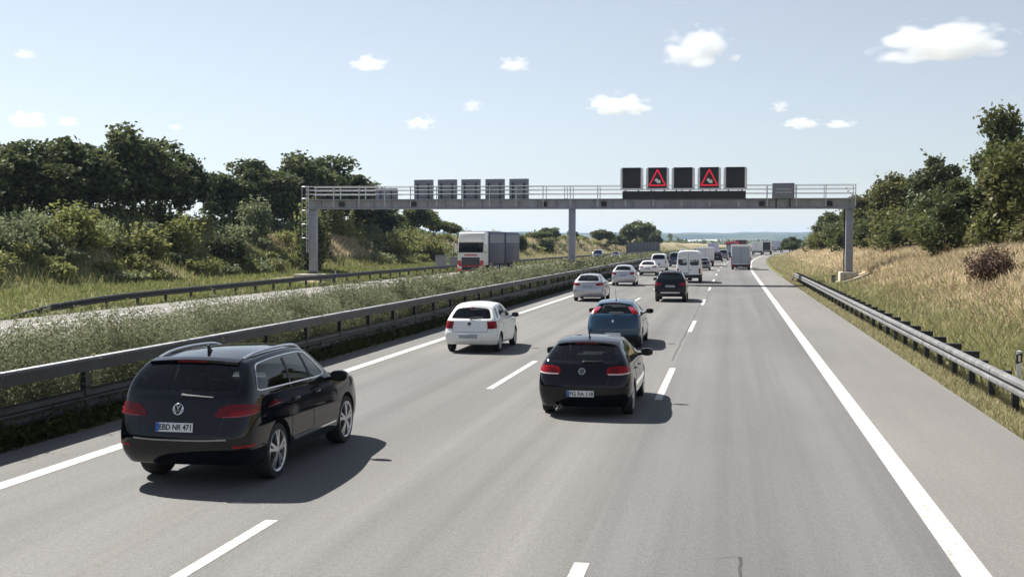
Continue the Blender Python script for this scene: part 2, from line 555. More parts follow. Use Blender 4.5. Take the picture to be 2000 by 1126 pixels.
def phi_of(v, hw, yc=.9):
    """('x', x): a place on the rear face; ('y', y): a place round the corner on the side"""
    k, q = v
    return math.atan2(q, yc) if k == 'x' else math.atan2(hw, yc - q)

def lamp(s, name, st, mat, parent, sg, off=.008, n=12, m=5, yc=.9):
    hw = s.p['W'] / 2
    st = [(phi_of(a, hw, yc), lo, hi) for a, lo, hi in st]
    ph = np.array([a[0] for a in st]); lo = np.array([a[1] for a in st]); hi = np.array([a[2] for a in st])
    g = []
    for q in np.linspace(ph[0], ph[-1], n):
        a, b = np.interp(q, ph, lo), np.interp(q, ph, hi)
        g.append([s.radial(sg * q, z, yc) for z in np.linspace(a, b, m)])
    return skin(name, g, mat, parent, off)

def frame_on(pt, nrm, up=(0, 0, 1)):
    """matrix with -y along the normal, z up: for plates, badges"""
    y = -Vector(nrm).normalized(); z = Vector(up); x = y.cross(z).normalized(); z = x.cross(y).normalized()
    m = Matrix((x, y, z)).transposed().to_4x4(); m.translation = pt
    return m

def plate(s, parent, x, z, wdt=.5, hgt=.11, text=None, white='plate_white', blue=True):
    pt, n = s.rear(x, z)
    n = Vector((n.x * .3, n.y, n.z * .6)).normalized()
    m = frame_on(pt + n * .012, n)
    o = MB().obox(m, wdt, .016, hgt).build('number_plate', M[white], parent, bevel=.006)
    if blue:
        MB().obox(m @ Matrix.Translation((-wdt / 2 + .026, -.0095, 0)), .045, .004, hgt * .94).build('country_band', M['plate_blue'], o)
    if text:
        text_mesh('plate_lettering', text, hgt * .86, M['plate_ink'], o, m @ Matrix.Translation((.022, -.0095, -.002)), fit=wdt - .075)
    return o

def ring_badge(s, parent, x, z, r, mat, kind='vw'):
    pt, n = s.rear(x, z)
    m = frame_on(pt + n * .006, n)
    mb = MB()
    def P(a, b): return m @ Vector((a * r, -.006, b * r))
    if kind == 'vw':
        mb.tube([P(math.cos(t), math.sin(t)) for t in np.linspace(0, 2 * math.pi, 25)], r * .11, 6, False)
        for pl in ([(-.42, .82), (0, .12), (.42, .82)], [(-.86, .40), (-.42, -.80), (0, -.02), (.42, -.80), (.86, .40)]):
            mb.tube([P(a, b) for a, b in pl], r * .10, 6)
        # dark enamel behind
        MB().add([P(.97 * math.cos(t), .97 * math.sin(t)) for t in np.linspace(0, 2 * math.pi, 25)[:-1]], [tuple(range(24))]).build('badge_ground', M['plate_ink'], parent)
    else:
        mb.lathe_x([(0, .001), (.012, .6), (.014, .9), (0, 1)], 20)
        mb.v = [tuple(m @ Vector((b * r * .75, -a, c * r))) for a, b, c in mb.v]
    return mb.build('badge', M[mat], parent, smooth=True)

def wheel(parent, x, y, r, tw, sg, style='spoke', n=5, rk=1.):
    h = tw / 2
    t = MB().lathe_x([(-h * .9, r * .6), (-h, r * .8), (-h * .92, r * .95), (-h * .6, r), (h * .6, r), (h * .92, r * .95), (h, r * .8), (h * .93, r * .69 * max(1, rk)), (h * .55, r * .66), (h * .2, r * .63), (h * .15, .001)], 36, (x, y, r), sg)
    o = t.build('wheel', M['rubber'], parent, smooth=True, angle=50)
    rb = MB(); R0 = r
    if style == 'spoke':
        rb.lathe_x([(h * .3, r * .66), (h * .86, r * .70), (h * 1.0, r * .68), (h * .9, r * .62), (h * .35, r * .60)], 36, (x, y, r), sg)
        rb.lathe_x([(h * .3, r * .17), (h * .95, r * .16), (h * 1.02, r * .09), (h * 1.02, .001)], 16, (x, y, r), sg)
        for k in range(n):
            for d in ((-.17, .17) if n == 5 else (0,)):
                a = 2 * math.pi * k / n + .3
                c, sn = math.cos(a + d * .25), math.sin(a + d * .25)
                c2, s2 = math.cos(a + d), math.sin(a + d)
                p0 = Vector((x + sg * h * .9, y + c * r * .1, r + sn * r * .1)); p1 = Vector((x + sg * h * .82, y + c2 * r * .64, r + s2 * r * .64))
                ax = (p1 - p0); L_ = ax.length; ax.normalize(); ux = Vector((sg, 0, 0)); uz = ax.cross(ux).normalized(); ux = uz.cross(ax)
                mm = Matrix((ax, uz, ux)).transposed().to_4x4(); mm.translation = (p0 + p1) / 2
                rb.obox(mm, L_, r * (.1 if n == 5 else .16), .03)
        rb.v = [(a, y + (b - y) * rk, r + (c - r) * rk) for a, b, c in rb.v]
        rb.build('rim', M['alloy'], o, smooth=True, angle=30)
    else:
        rb.lathe_x([(h * .3, r * .66), (h * .9, r * .68), (h * .95, r * .6), (h * .7, r * .45), (h * .85, r * .15), (h * .85, .001)], 24, (x, y, r), sg)
        rb.build('rim', M['hubcap'], o, smooth=True, angle=30)
    return o

def mirror(s, parent, mat, sg, y, z, sz=1.):
    hw = s.side(sg, y, z)[0].x
    mb = MB()
    c = Vector((hw + sg * .155 * sz, y, z + .03))
    vs = []; fs = []
    n, m = 8, 12
    for i in range(n + 1):
        a = math.pi * i / n - math.pi / 2
        for j in range(m):
            b = 2 * math.pi * j / m
            sx = math.copysign(abs(math.cos(a)) ** .6, math.cos(a)); cb = math.copysign(abs(math.cos(b)) ** .55, math.cos(b)); sb = math.copysign(abs(math.sin(b)) ** .55, math.sin(b))
            vs.append(c + Vector((math.sin(a) * .115 * sz, max(-.035, sx * cb * .075) * sz, sx * sb * .075 * sz)))
    for i in range(n):
        for j in range(m): fs.append((i * m + j, i * m + (j + 1) % m, (i + 1) * m + (j + 1) % m, (i + 1) * m + j))
    mb.add(vs, fs)
    mb.tube([(hw - sg * .02, y + .02, z - .02), (c.x - sg * .06, y + .01, z + .0)], .028 * sz, 8)
    o = mb.build('door_mirror', mat, parent, smooth=True, angle=60)
    MB().obox(Matrix.Translation(c + Vector((0, -.037 * sz, 0))), .17 * sz, .004, .105 * sz).build('mirror_glass', M['glass'], o)
    return o

def panel(s, name, parent, mat, sg, y0, y1, z0, z1, off=.004, n=9, m=7, taper=0.):
    g = [[s.side(sg, lerp(y0 + taper * u, y1, t), lerp(z0, z1, u)) for u in np.linspace(0, 1, m)] for t in np.linspace(0, 1, n)]
    return skin(name, g, mat, parent, off, .01)

def strip(s, name, parent, mat, pts, wd=.008, off=.003, view='side', sg=1):
    """a narrow band along a line on the body: a seam or a moulding"""
    g = []
    P = []
    for a, b in zip(pts, pts[1:]):
        for t in np.linspace(0, 1, 8)[:-1]: P.append((lerp(a[0], b[0], t), lerp(a[1], b[1], t)))
    P.append(pts[-1])
    for i, q in enumerate(P):
        d = np.array(P[min(i + 1, len(P) - 1)]) - np.array(P[max(i - 1, 0)]); d = d / (np.linalg.norm(d) + 1e-9); nn = np.array((-d[1], d[0])) * wd / 2
        row = []
        for sgn in (-1, 1):
            a = (q[0] + nn[0] * sgn, q[1] + nn[1] * sgn)
            row.append(s.side(sg, *a) if view == 'side' else s.rear(*a))
        g.append(row)
    return skin(name, g, mat, parent, off, .006)

def make_car(p, root):
    s = Shell(p)
    paint = M[p['paint']]
    shell = M.setdefault(p['paint'] + '_shell', None) or two_sided(p['paint'] + '_shell', paint); M[p['paint'] + '_shell'] = shell
    W, L = p['W'], p['L']
    s.part('body', [f for f in s.bm.faces if f.material_index in (0, 5)], [shell, M['well']], root, [0, 5])
    tr = [f for f in s.bm.faces if f.material_index == 1]
    if tr: s.part('lower_trim', tr, [M[p.get('trim', 'black_plastic')]], root)
    s.win = s.pieces((2,))
    for g in s.win: s.part('side_window', g, [M[p.get('sglass', 'glass')]], root)
    s.rwin = s.pieces((3,))
    for g in s.rwin: s.part('rear_window', g, [M[p.get('rglass', 'glass')]], root)
    for g in s.pieces((4,)): s.part('windscreen', g, [M[p.get('wglass', 'glass')]], root)
    if 'cabin' in p:
        zb, xs, yf_, yr_ = p['cabin']
        for sg in (-1, 1):
            st = MB().prism([(yf_, .3), (yf_ + .1, .28), (yf_ - .02, zb - .08), (yf_ - .12, zb - .05)], sg * xs - .23, sg * xs + .23, 'x').build('seat', M['seat'], root, bevel=.03)
            MB().box(sg * xs - .13, sg * xs + .13, yf_ - .15, yf_ - .06, zb - .02, zb + .17).build('headrest', M['seat'], st, bevel=.04, seg=3)
        st = MB().prism([(yr_, .3), (yr_ + .12, .28), (yr_ - .05, zb - .12), (yr_ - .15, zb - .1)], -xs - .27, xs + .27, 'x').build('rear_seat', M['seat'], root, bevel=.03)
        for sg in (-1, 1): MB().box(sg * xs - .12, sg * xs + .12, yr_ - .17, yr_ - .09, zb - .07, zb + .09).build('headrest', M['seat'], st, bevel=.04, seg=3)
        cw = p.get('cowl', 2.8)
        MB().prism([(cw - .5, zb - .25), (cw - .42, zb - .08), (cw - .05, zb - .06), (cw - .05, .4)], -xs - .28, xs + .28, 'x').build('dashboard', M['black_plastic'], root, bevel=.02)
    for a, b_ in p.get('pillars', []):      # dark posts between the side panes
        for sg in (-1, 1):
            strip(s, 'window_pillar', root, M['black_plastic'], [(a, p['zr'][4] - .03), (b_, p['zpk'] - .1)], .07, .006, 'side', sg)
    for y in (p['ra'], p['fa']):
        for sg in (-1, 1):
            wheel(root, sg * (W / 2 - p['tw'] / 2 - p.get('tuck', .025)), y, p['wr'], p['tw'], sg, p.get('rim', 'spoke'), p.get('spokes', 5), p.get('rim_k', 1.))
    # tail lamps
    for sg in (-1, 1):
        o = lamp(s, 'tail_lamp', p['lamp'], M[p.get('lens', 'red_lens')], root, sg)
        for nm, st, mt in p.get('lamp_parts', []):
            lamp(s, nm, st, M[mt], o, sg, .013)
    if 'plate' in p: plate(s, root, **p['plate'])
    if 'badge' in p: ring_badge(s, root, *p['badge'])
    if 'mirror' in p:
        for sg in (-1, 1): mirror(s, root, M[p.get('mirror_mat', p['paint'])], sg, *p['mirror'])
    for st in p.get('rear_strips', []):
        strip(s, st[0], root, M[st[1]], st[2], st[3], st[4], 'rear')
    for st in p.get('side_strips', []):
        for sg in (-1, 1): strip(s, st[0], root, M[st[1]], st[2], st[3], st[4], 'side', sg)
    for st in p.get('side_pieces', []):       # door seams: one mesh per door
        for sg in (-1, 1):
            d = panel(s, 'door', root, paint, sg, *st[:4], taper=st[5] if len(st) > 5 else 0)
            if st[4]:
                hy, hz = st[4]
                q, n = s.side(sg, hy, hz)
                MB().obox(frame_on(q + n * .022, n), .19, .022, .032).build('door_handle', M[p.get('handle', p['paint'])], d, bevel=.01)
    if 'wiper' in p:
        x0, z0, x1, z1 = p['wiper']
        pts = []
        for t in np.linspace(0, 1, 7):
            q, n = s.rear(lerp(x0, x1, t), lerp(z0, z1, t)); pts.append(q + n * .022)
        o = MB().tube(pts, [.016, .014, .012, .011, .01, .009, .008], 6).build('rear_wiper', M[p.get('wiper_mat', 'black_plastic')], root, smooth=True)
        q, n = s.rear(x0, z0); MB().tube([q - n * .01, q + n * .03], .024, 10).build('wiper_pivot', M['black_plastic'], o, smooth=True)
    if 'spoiler' in p:
        hx, y_in, over, th = p['spoiler']
        g = []
        yr6, bw = p['yr'][6], p.get('bow', [.05] * 7)[6]
        for f in np.linspace(-1, 1, 13):
            row = []
            for t in np.linspace(0, 1, 6):
                ye = yr6 - bw * (1 - f * f * .8)
                y = lerp(ye + y_in, ye - over, t)
                q, n = s.top(f * hx, max(y, ye + .05))
                zz = q.z + .012 - max(0, ye + .05 - y) * .22
                row.append((Vector((f * hx, y, zz)), Vector((0, 0, 1))))
            g.append(row)
        o = skin('roof_spoiler', g, paint, root, .004, th)
        if p.get('stop_lamp', True):
            f = [(lerp(-.2, .2, t)) for t in np.linspace(0, 1, 9)]
            mb = MB()
            for a, b in zip(f, f[1:]):
                def Q(x, zz):
                    y = yr6 - bw * (1 - (x / hx) ** 2 * .8) - over
                    q, _ = s.top(x, yr6 - bw + .08); return (x, y - .008, q.z - over * .22 + zz)
                mb.add([Q(a, -.032), Q(b, -.032), Q(b, -.006), Q(a, -.006)], [(0, 1, 2, 3)])
            mb.build('stop_lamp', M['dark_red_lens'], o)
    elif p.get('stop_lamp'):
        x, z = p['stop_lamp']
        g = [[s.rear(a, b) for b in (z - .015, z + .015)] for a in np.linspace(-x, x, 7)]
        skin('stop_lamp', g, M['red_lens'], root, .01)
    if 'antenna' in p:
        kind, x, y = p['antenna']
        q, n = s.top(x, y)
        if kind == 'fin':
            MB().prism([(y - .07, q.z - .01), (y + .11, q.z - .01), (y + .02, q.z + .02), (y - .045, q.z + .095), (y - .075, q.z + .09)], x - .014, x + .014, 'x').build('roof_antenna', M['black_plastic'], root, bevel=.008)
        elif kind == 'stub':
            MB().tube([q, q + Vector((0, -.02, .03)), q + Vector((0, -.11, .1))], [.022, .012, .008], 8).build('roof_antenna', M['black_plastic'], root, smooth=True)
        else:
            MB().tube([q, q + Vector((0, -.05, .06)), q + Vector((0, -.32, .36))], [.02, .007, .004], 6).build('roof_antenna', M['black_plastic'], root, smooth=True)
    if 'rails' in p:
        x, y0, y1, mat = p['rails']
        for sg in (-1, 1):
            pts = []
            for t in np.linspace(0, 1, 14):
                q, n = s.top(sg * x * (1 - .05 * (2 * t - 1) ** 2), lerp(y0, y1, t)); pts.append(q + Vector((0, 0, .026 * min(1, 6 * min(t, 1 - t)) + .004)))
            MB().tube(pts, .02, 8).build('roof_rail', M[mat], root, smooth=True)
    if p.get('chrome_windows'):
        for g in s.win:
            lp = s.loop(g)
            pts = [v.co + v.normal * .004 for v in lp]
            MB().tube(pts + pts[:1], .011, 6, False).build('window_moulding', M['chrome'], root, smooth=True)
    for x, z, r in p.get('exhaust', []):
        y = s.rear(x, p['zr'][0] + .06)[0].y
        MB().lathe_x([(-.1, r * .8), (-.1, r), (.1, r), (.1, r * .8), (-.1, r * .8)], 14, (0, 0, 0)).build('tmp', M[p.get('pipe', 'steel_wipe')], root)
        o = COL.objects[-1] if False else [c for c in kids(root) if c.name.startswith('tmp')][0]
        o.data.transform(Matrix.Translation((x, y + .05, z)) @ Matrix.Rotation(R(90), 4, 'Z')); o.name = 'exhaust_pipe'
    for nm, st, mt in p.get('corner', []):
        for sg in (-1, 1): lamp(s, nm, st, M[mt], root, sg, .006)
    # head lamps (seen only from other sides)
    for sg in (-1, 1):
        g = []
        for t in np.linspace(.45, .8, 6):
            row = []
            for z in np.linspace(lerp(p['zf'][2], p['zf'][3], .6), p['zf'][3] + .06, 4):
                h = s.tree.ray_cast(Vector((sg * t * W / 2, L + 3, z)), Vector((0, -1, 0)))
                row.append((h[0], h[1]) if h[0] else (Vector((sg * t * W / 2, L - .2, z)), Vector((0, 1, 0))))
            g.append(row)
        skin('headlamp', g, M['clear_lens'], root, .008)
    s.bm.free()
    # centre the mesh data on the root
    T = Matrix.Translation((0, -L / 2, 0))
    def sh(o):
        for c in kids(o): c.data.transform(T); sh(c)
    sh(root)
    return root

def put_car(p, label, cat, X, Yrear, rz=0., name='car', group=None, flip=False):
    root = thing(name, label, cat, (0, 0, 0), 0, group)
    make_car(p, root)
    if flip:
        root.location = (X, Yrear + p['L'] / 2, 0); root.rotation_euler.z = math.pi + rz
    else:
        root.location = (X, Yrear + p['L'] / 2, 0); root.rotation_euler.z = rz
    return root

SUV = dict(L=4.62, W=1.87, ra=.95, fa=3.74, wr=.37, tw=.255, gap=.055, sub=3, paint='paint_black',
    yr=[.16, .04, .0, .06, .11, .25, .46], zr=[.30, .44, .66, .93, 1.17, 1.37, 1.57], planU=[.97, .99, 1, 1, 1, .99, .94], zf=[.24, .4, .56, .74, .86], hood=[1.09, 1.06, 1.02, .95, .84], yw=2.5, zpk=1.635, zw6=1.60, cowl=3.2, c_rail=.35, c_corner=.12,
    S=[.93, .985, 1.0, .99, .945, .875, .745], bow=[.06, .10, .11, .1, .09, .07, .06], crown=.045, c_bump=.6, c_belt=.45, c_tail=.35,
    side_glass=[(1, 6)], inset=.055, rinset=.085, chrome_windows=True, rim='spoke',
    lamp=[(('x', .46), .93, .97), (('x', .56), .92, 1.06), (('x', .8), .93, 1.09), (('y', .34), .99, 1.06)], lens='dark_red_lens',
    lamp_parts=[('lamp_insert', [(('x', .66), .935, .985), (('y', .24), .975, 1.02)], 'red_lens'), ('lamp_strip', [(('x', .56), .922, .934), (('x', .8), .929, .943), (('y', .3), .965, .978)], 'pink_lens')],
    plate=dict(x=-.05, z=.80, wdt=.5, hgt=.115, text='EBD NR 471'), badge=(-.02, 1.02, .068, 'chrome', 'vw'), mirror=(2.98, 1.10, 1.15),
    rear_strips=[('bumper_moulding', 'steel_wipe', [(-.62, .655), (-.3, .645), (.3, .645), (.62, .655)], .018, .010), ('tailgate_seam', 'plate_ink', [(-.60, 1.15), (-.56, .9), (-.52, .70), (.52, .70), (.56, .9), (.60, 1.15)], .011, .002)],
    corner=[('rear_reflector', [(('x', .68), .545, .575), (('y', .2), .555, .585)], 'red_lens')],
    side_strips=[('sill_moulding', 'chrome', [(1.5, .43), (3.2, .43)], .03, .014)],
    side_pieces=[(1.42, 2.22, .47, 1.1, (1.6, .98)), (2.25, 3.22, .47, 1.05, (2.42, .97))],
    wiper=(.02, 1.185, .42, 1.165), wiper_mat='steel_wipe', spoiler=(.60, .1, .06, .03), antenna=('fin', -.06, 1.0), rails=(.61, .58, 2.6, 'alloy'), cabin=(1.2, .38, 2.25, 1.35), rglass='pane_dark', sglass='pane_dark', wglass='pane', pillars=[(1.5, 1.5), (2.3, 2.2)],
    rim_k=1.1)

GOLF = dict(L=4.05, W=1.70, ra=.80, fa=3.30, wr=.305, tw=.21, sub=3, paint='paint_black2',
    yr=[.16, .04, .0, .05, .13, .36, .62], zr=[.19, .36, .57, .78, .96, 1.13, 1.28], zf=[.2, .34, .46, .58, .67], hood=[.92, .88, .84, .78, .68], yw=2.15, zpk=1.335, zw6=1.29, cowl=2.85,
    S=[.93, .985, 1.0, .985, .92, .80, .665], bow=[.07, .12, .13, .12, .10, .08, .07], crown=.045, c_bump=.55, c_tail=.3,
    lamp=[(('x', .41), .785, .86), (('x', .48), .77, .915), (('x', .74), .775, .93), (('y', .2), .80, .91)],
    lamp_parts=[('lamp_strip', [(('x', .43), .778, .796), (('x', .7), .778, .796), (('y', .18), .80, .818)], 'clear_lens'), ('lamp_insert', [(('x', .5), .80, .88), (('x', .66), .80, .9)], 'dark_red_lens')],
    plate=dict(x=-.04, z=.455, wdt=.48, hgt=.115, text='FG RA 118'), badge=(-.02, .835, .058, 'chrome', 'vw'), mirror=(2.62, .93, 1.05),
    side_pieces=[(1.22, 2.0, .3, .88, (1.4, .78)), (2.03, 2.82, .3, .87, (2.2, .77))],
    rear_strips=[('tailgate_seam', 'plate_ink', [(-.57, .94), (-.47, .75), (-.42, .60), (.42, .60), (.47, .75), (.57, .94)], .010, .002)],
    wiper=(.0, .985, .34, 1.0), spoiler=(.53, .1, .06, .02), antenna=('stub', 0, .98), exhaust=[(-.5, .2, .035), (-.42, .2, .035)],
    side_glass=[(1, 3), (3, 6)], cabin=(1.0, .35, 1.95, 1.1), rglass='pane_dark', sglass='pane', wglass='pane')

POLO = dict(L=3.62, W=1.56, ra=.66, fa=2.98, wr=.275, tw=.17, sub=2, paint='paint_white', rim='cap', rglass='pane_dark', sglass='pane', wglass='pane', cabin=(.95, .33, 1.75, .95),
    yr=[.10, .02, .0, .08, .12, .32, .52], zr=[.24, .36, .55, .72, .91, 1.10, 1.27], zf=[.2, .34, .46, .58, .66], hood=[.9, .87, .83, .78, .68], yw=1.95, zpk=1.355, zw6=1.31, cowl=2.55,
    S=[.94, .985, 1.0, .97, .935, .83, .70], planL=[.93, .985, 1, 1, 1, 1, 1, .995, .97, .9, .74], bow=[.06, .1, .11, .09, .07, .06, .05], crown=.06, c_bump=.6, c_corner=.2,
    lamp=[(('x', .52), .69, .885), (('x', .72), .69, .90), (('y', .16), .71, .90)],
    lamp_parts=[('lamp_insert', [(('x', .56), .71, .78), (('x', .70), .71, .78)], 'dark_red_lens')],
    plate=dict(x=-.03, z=.485, wdt=.52, hgt=.11, white='plate_dull', blue=False), badge=(-.02, .825, .05, 'steel_wipe', 'vw'), mirror=(2.4, .93, .95), mirror_mat='black_plastic',
    side_pieces=[(1.08, 2.45, .3, .86, (1.25, .8))], stop_lamp=(.05, 1.255),
    rear_strips=[('tailgate_seam', 'plate_ink', [(-.5, .9), (-.5, .6), (.5, .6), (.5, .9)], .010, .002)],
    wiper=(.0, .95, .3, .93), antenna=('whip', 0, 1.9), side_strips=[('door_moulding', 'paint_white', [(1.0, .5), (2.5, .5)], .05, .012)])

PUNTO = dict(L=3.9, W=1.62, ra=.72, fa=3.14, wr=.29, tw=.185, sub=2, paint='paint_blue', rglass='pane', sglass='pane', wglass='pane', cabin=(1.0, .34, 1.85, 1.0),
    yr=[.13, .03, .0, .06, .13, .32, .52], zr=[.21, .37, .56, .77, .97, 1.14, 1.28], zf=[.2, .34, .46, .6, .68], hood=[.92, .88, .84, .78, .68], yw=1.95, zpk=1.365, zw6=1.31, cowl=2.65,
    S=[.93, .985, 1.0, .98, .93, .80, .64], bow=[.07, .12, .13, .11, .09, .08, .07], crown=.055, c_bump=.6, trim_rows=1,
    lamp=[(('x', .66), 1.07, 1.17), (('x', .69), 1.05, 1.215), (('y', .22), 1.05, 1.19)], lens='pink_lens',
    lamp_parts=[('lamp_insert', [(('x', .665), 1.01, 1.1), (('y', .28), 1.01, 1.1)], 'red_lens')],
    plate=dict(x=-.03, z=.42, wdt=.5, hgt=.11), badge=(-.02, .80, .05, 'chrome', 'oval'), mirror=(2.45, .95, 1.05), mirror_mat='black_plastic',
    side_pieces=[(1.15, 1.9, .3, .88, (1.3, .78)), (1.93, 2.6, .3, .87, (2.1, .77))],
    wiper=(.0, .985, .3, 1.0), antenna=('whip', 0, .85), spoiler=(.48, .1, .05, .02))

SIL1 = dict(L=4.0, W=1.68, ra=.76, fa=3.26, wr=.295, tw=.19, sub=2, paint='paint_silver', rim='spoke', rglass='pane_dark', sglass='pane', wglass='pane', cabin=(1.05, .35, 1.9, 1.05),
    yr=[.14, .03, .0, .06, .13, .36, .6], zr=[.22, .38, .58, .82, 1.03, 1.2, 1.35], zf=[.2, .34, .46, .6, .7], hood=[.96, .92, .87, .8, .7], yw=2.05, zpk=1.415, zw6=1.36, cowl=2.75,
    S=[.93, .985, 1.0, .98, .92, .78, .63], bow=[.07, .12, .13, .11, .1, .08, .07], crown=.05, c_bump=.4,
    lamp=[(('x', .42), .86, .93), (('x', .58), .84, .97), (('y', .3), .90, 1.0)],
    plate=dict(x=0, z=.80, wdt=.5, hgt=.11, white='plate_dull', blue=False), mirror=(2.55, 1.0, 1.05), stop_lamp=(.1, 1.35),
    side_pieces=[(1.2, 2.0, .3, .92, (1.36, .84)), (2.03, 2.72, .3, .92, (2.2, .82))], spoiler=(.5, .1, .07, .02))

SIL2 = dict(SIL1, paint='paint_pale_silver' if False else 'paint_silver2', W=1.7, zr=[.24, .4, .62, .88, 1.08, 1.25, 1.39], zpk=1.47, zw6=1.42, lamp=[(('x', .5), .82, .94), (('x', .64), .82, .98), (('y', .3), .9, 1.0)],
    side_pieces=[], plate=dict(x=0, z=.78, wdt=.5, hgt=.11, white='plate_dull', blue=False))

SED = dict(L=4.3, W=1.72, ra=.95, fa=3.5, wr=.3, tw=.19, sub=2, paint='paint_white',
    yr=[.14, .03, .0, .05, .18, .6, 1.05], zr=[.24, .38, .58, .78, .98, 1.17, 1.33], zf=[.2, .34, .46, .58, .68], hood=[.92, .88, .84, .78, .68], yw=2.35, zpk=1.40, zw6=1.35, cowl=3.0,
    trim_rows=1, lamp=[(('x', .45), .80, .88), (('y', .3), .82, .92)], plate=dict(x=0, z=.7, wdt=.5, hgt=.11, white='plate_dull', blue=False), mirror=(2.75, .98, 1.0))

DSUV = dict(L=4.2, W=1.68, ra=.8, fa=3.3, wr=.34, tw=.22, sub=2, paint='paint_black2',
    yr=[.14, .03, .0, .06, .12, .3, .5], zr=[.28, .42, .66, .92, 1.16, 1.34, 1.5], zf=[.24, .4, .54, .72, .84], hood=[1.06, 1.02, .98, .92, .82], yw=2.2, zpk=1.57, zw6=1.52, cowl=2.85,
    trim_rows=1, lamp=[(('x', .5), .86, .98), (('x', .62), .86, 1.02), (('y', .25), .9, 1.0)],
    plate=dict(x=0, z=.83, wdt=.5, hgt=.11, white='plate_dull', blue=False), mirror=(2.65, 1.1, 1.1), rails=(.5, .6, 2.2, 'black_plastic'),
    rear_strips=[('bumper_guard', 'alloy', [(-.5, .5), (.5, .5)], .07, .012)], spoiler=(.52, .1, .07, .02))

VAN = dict(L=5.6, W=1.92, ra=1.0, fa=4.5, wr=.34, tw=.2, sub=2, paint='paint_white2', rglass='pane', sglass='pane', wglass='pane', rim='cap',
    yr=[.06, .0, .0, .03, .06, .12, .2], zr=[.38, .5, .64, .95, 1.24, 2.0, 2.42], zf=[.3, .45, .62, .85, 1.05], hood=[1.3, 1.25, 1.2, 1.14, 1.05], yw=3.9, zpk=2.48, zw6=2.4, cowl=4.75,
    S=[.95, .99, 1.0, 1.0, .985, .94, .84], planU=[.98, .995, 1, 1, 1, 1, .96], bow=[.03, .04, .05, .05, .05, .05, .05], crown=.06, c_roof=.3, c_bump=.5, c_corner=.4,
    trim_rows=2, side_glass=[(5, 6)], rear_glass=[(0, 3), (3, 6)], rear_rows=(4,), rinset=.07,
    lamp=[(('x', .8), .72, 1.12), (('y', .08), .72, 1.12)],
    plate=dict(x=-.3, z=.75, wdt=.5, hgt=.11, white='plate_dull', blue=False), mirror=(4.35, 1.45, 1.5), mirror_mat='black_plastic',
    rear_strips=[('door_gap', 'plate_ink', [(0, .68), (0, 2.3)], .02, .004), ('door_handle', 'plate_ink', [(.06, 1.02), (.2, 1.02)], .05, .02)])

MPV = dict(L=4.8, W=1.8, ra=.85, fa=3.8, wr=.32, tw=.2, sub=2, paint='paint_white2',
    yr=[.08, .02, .0, .04, .08, .2, .34], zr=[.3, .44, .62, .9, 1.2, 1.5, 1.78], zf=[.26, .42, .56, .76, .9], hood=[1.12, 1.08, 1.03, .97, .88], yw=3.0, zpk=1.85, zw6=1.78, cowl=3.75,
    S=[.94, .985, 1.0, .99, .96, .89, .78], crown=.06, c_corner=.2, lamp=[(('x', .78), .8, 1.2), (('y', .1), .8, 1.2)],
    plate=dict(x=0, z=.78, wdt=.5, hgt=.11, white='plate_dull', blue=False), mirror=(3.4, 1.15, 1.15))
# ------------------------------------------------------------------ ground and roads
def smooth(t):
    t = np.clip(t, 0, 1); return t * t * (3 - 2 * t)
def wob(x, y, s, seed=0):
    """smooth pseudo-noise in about -1..1"""
    r = np.random.default_rng(seed); o = 0
    for k in range(5):
        a = r.uniform(0, 6.28); f = r.uniform(.6, 1.6) / s; p = r.uniform(0, 6.28)
        o = o + np.sin((np.cos(a) * x + np.sin(a) * y) * f * 6.28 + p)
    return o / 2.6
def gz(xp, y):
    xp = np.asarray(xp, float); y = np.asarray(y, float)
    t = xp - 5.2
    hR = np.interp(y, [0, 60, 130, 200, 300, 500, 800], [2.3, 2.4, 2.5, 2.1, 2.1, 1.2, 0])
    zr = -.06 + .14 * smooth(t / 1.8) + hR * smooth((t - 1.4) / 8.2) * (1 + .12 * wob(xp, y, 14, 3)) - hR * .9 * smooth((t - 40) / 160)
    t2 = -29.4 - xp
    hL = np.interp(y, [0, 250, 400, 700, 1000], [3.2, 3.2, 3.0, 1.0, 0])
    zl = -.06 + .5 * smooth(t2 / 8) + hL * smooth((t2 - 8) / 8) * (1 + .12 * wob(xp, y, 18, 4)) - (hL + .4) * .9 * smooth((t2 - 60) / 200)
    z = np.where(t > 0, zr, np.where(t2 > 0, zl, -.06))
    return z
def gzf(x, y): return float(gz(x - cxf(y), y))

XL = np.concatenate([-np.geomspace(9000, 90, 16), np.arange(-84, -50, 4.), np.arange(-50, -28, 1.), [-28.4, -13.2, -10.7], np.arange(4.4, 18, .7), np.arange(18, 40, 3.), np.geomspace(42, 9000, 18)])
YL = np.concatenate([[-300, -60, -20], np.arange(0, 160, 2.5), np.arange(160, 500, 8.), np.arange(500, 1000, 40.), np.geomspace(1000, 9500, 14)])
def sheet(name, xs, ys, zf, mat, attr=None, kind='structure'):
    X, Y = np.meshgrid(xs, ys)
    Z = zf(X, Y); V = np.stack([X + cx(Y), Y, Z], -1).reshape(-1, 3)
    n, m = X.shape
    I = np.arange(n * m).reshape(n, m)
    F = np.stack([I[:-1, :-1], I[:-1, 1:], I[1:, 1:], I[1:, :-1]], -1).reshape(-1, 4)
    me = bpy.data.meshes.new(name); me.from_pydata(V.tolist(), [], F.tolist())
    if attr is not None:
        for nm, fn in attr.items():
            a = me.attributes.new(nm, 'FLOAT', 'POINT'); a.data.foreach_set('value', fn(X, Y).reshape(-1).astype(np.float32))
    me.polygons.foreach_set('use_smooth', [True] * len(F))
    me.materials.append(mat)
    return tag(link(bpy.data.objects.new(name, me)), kind=kind)

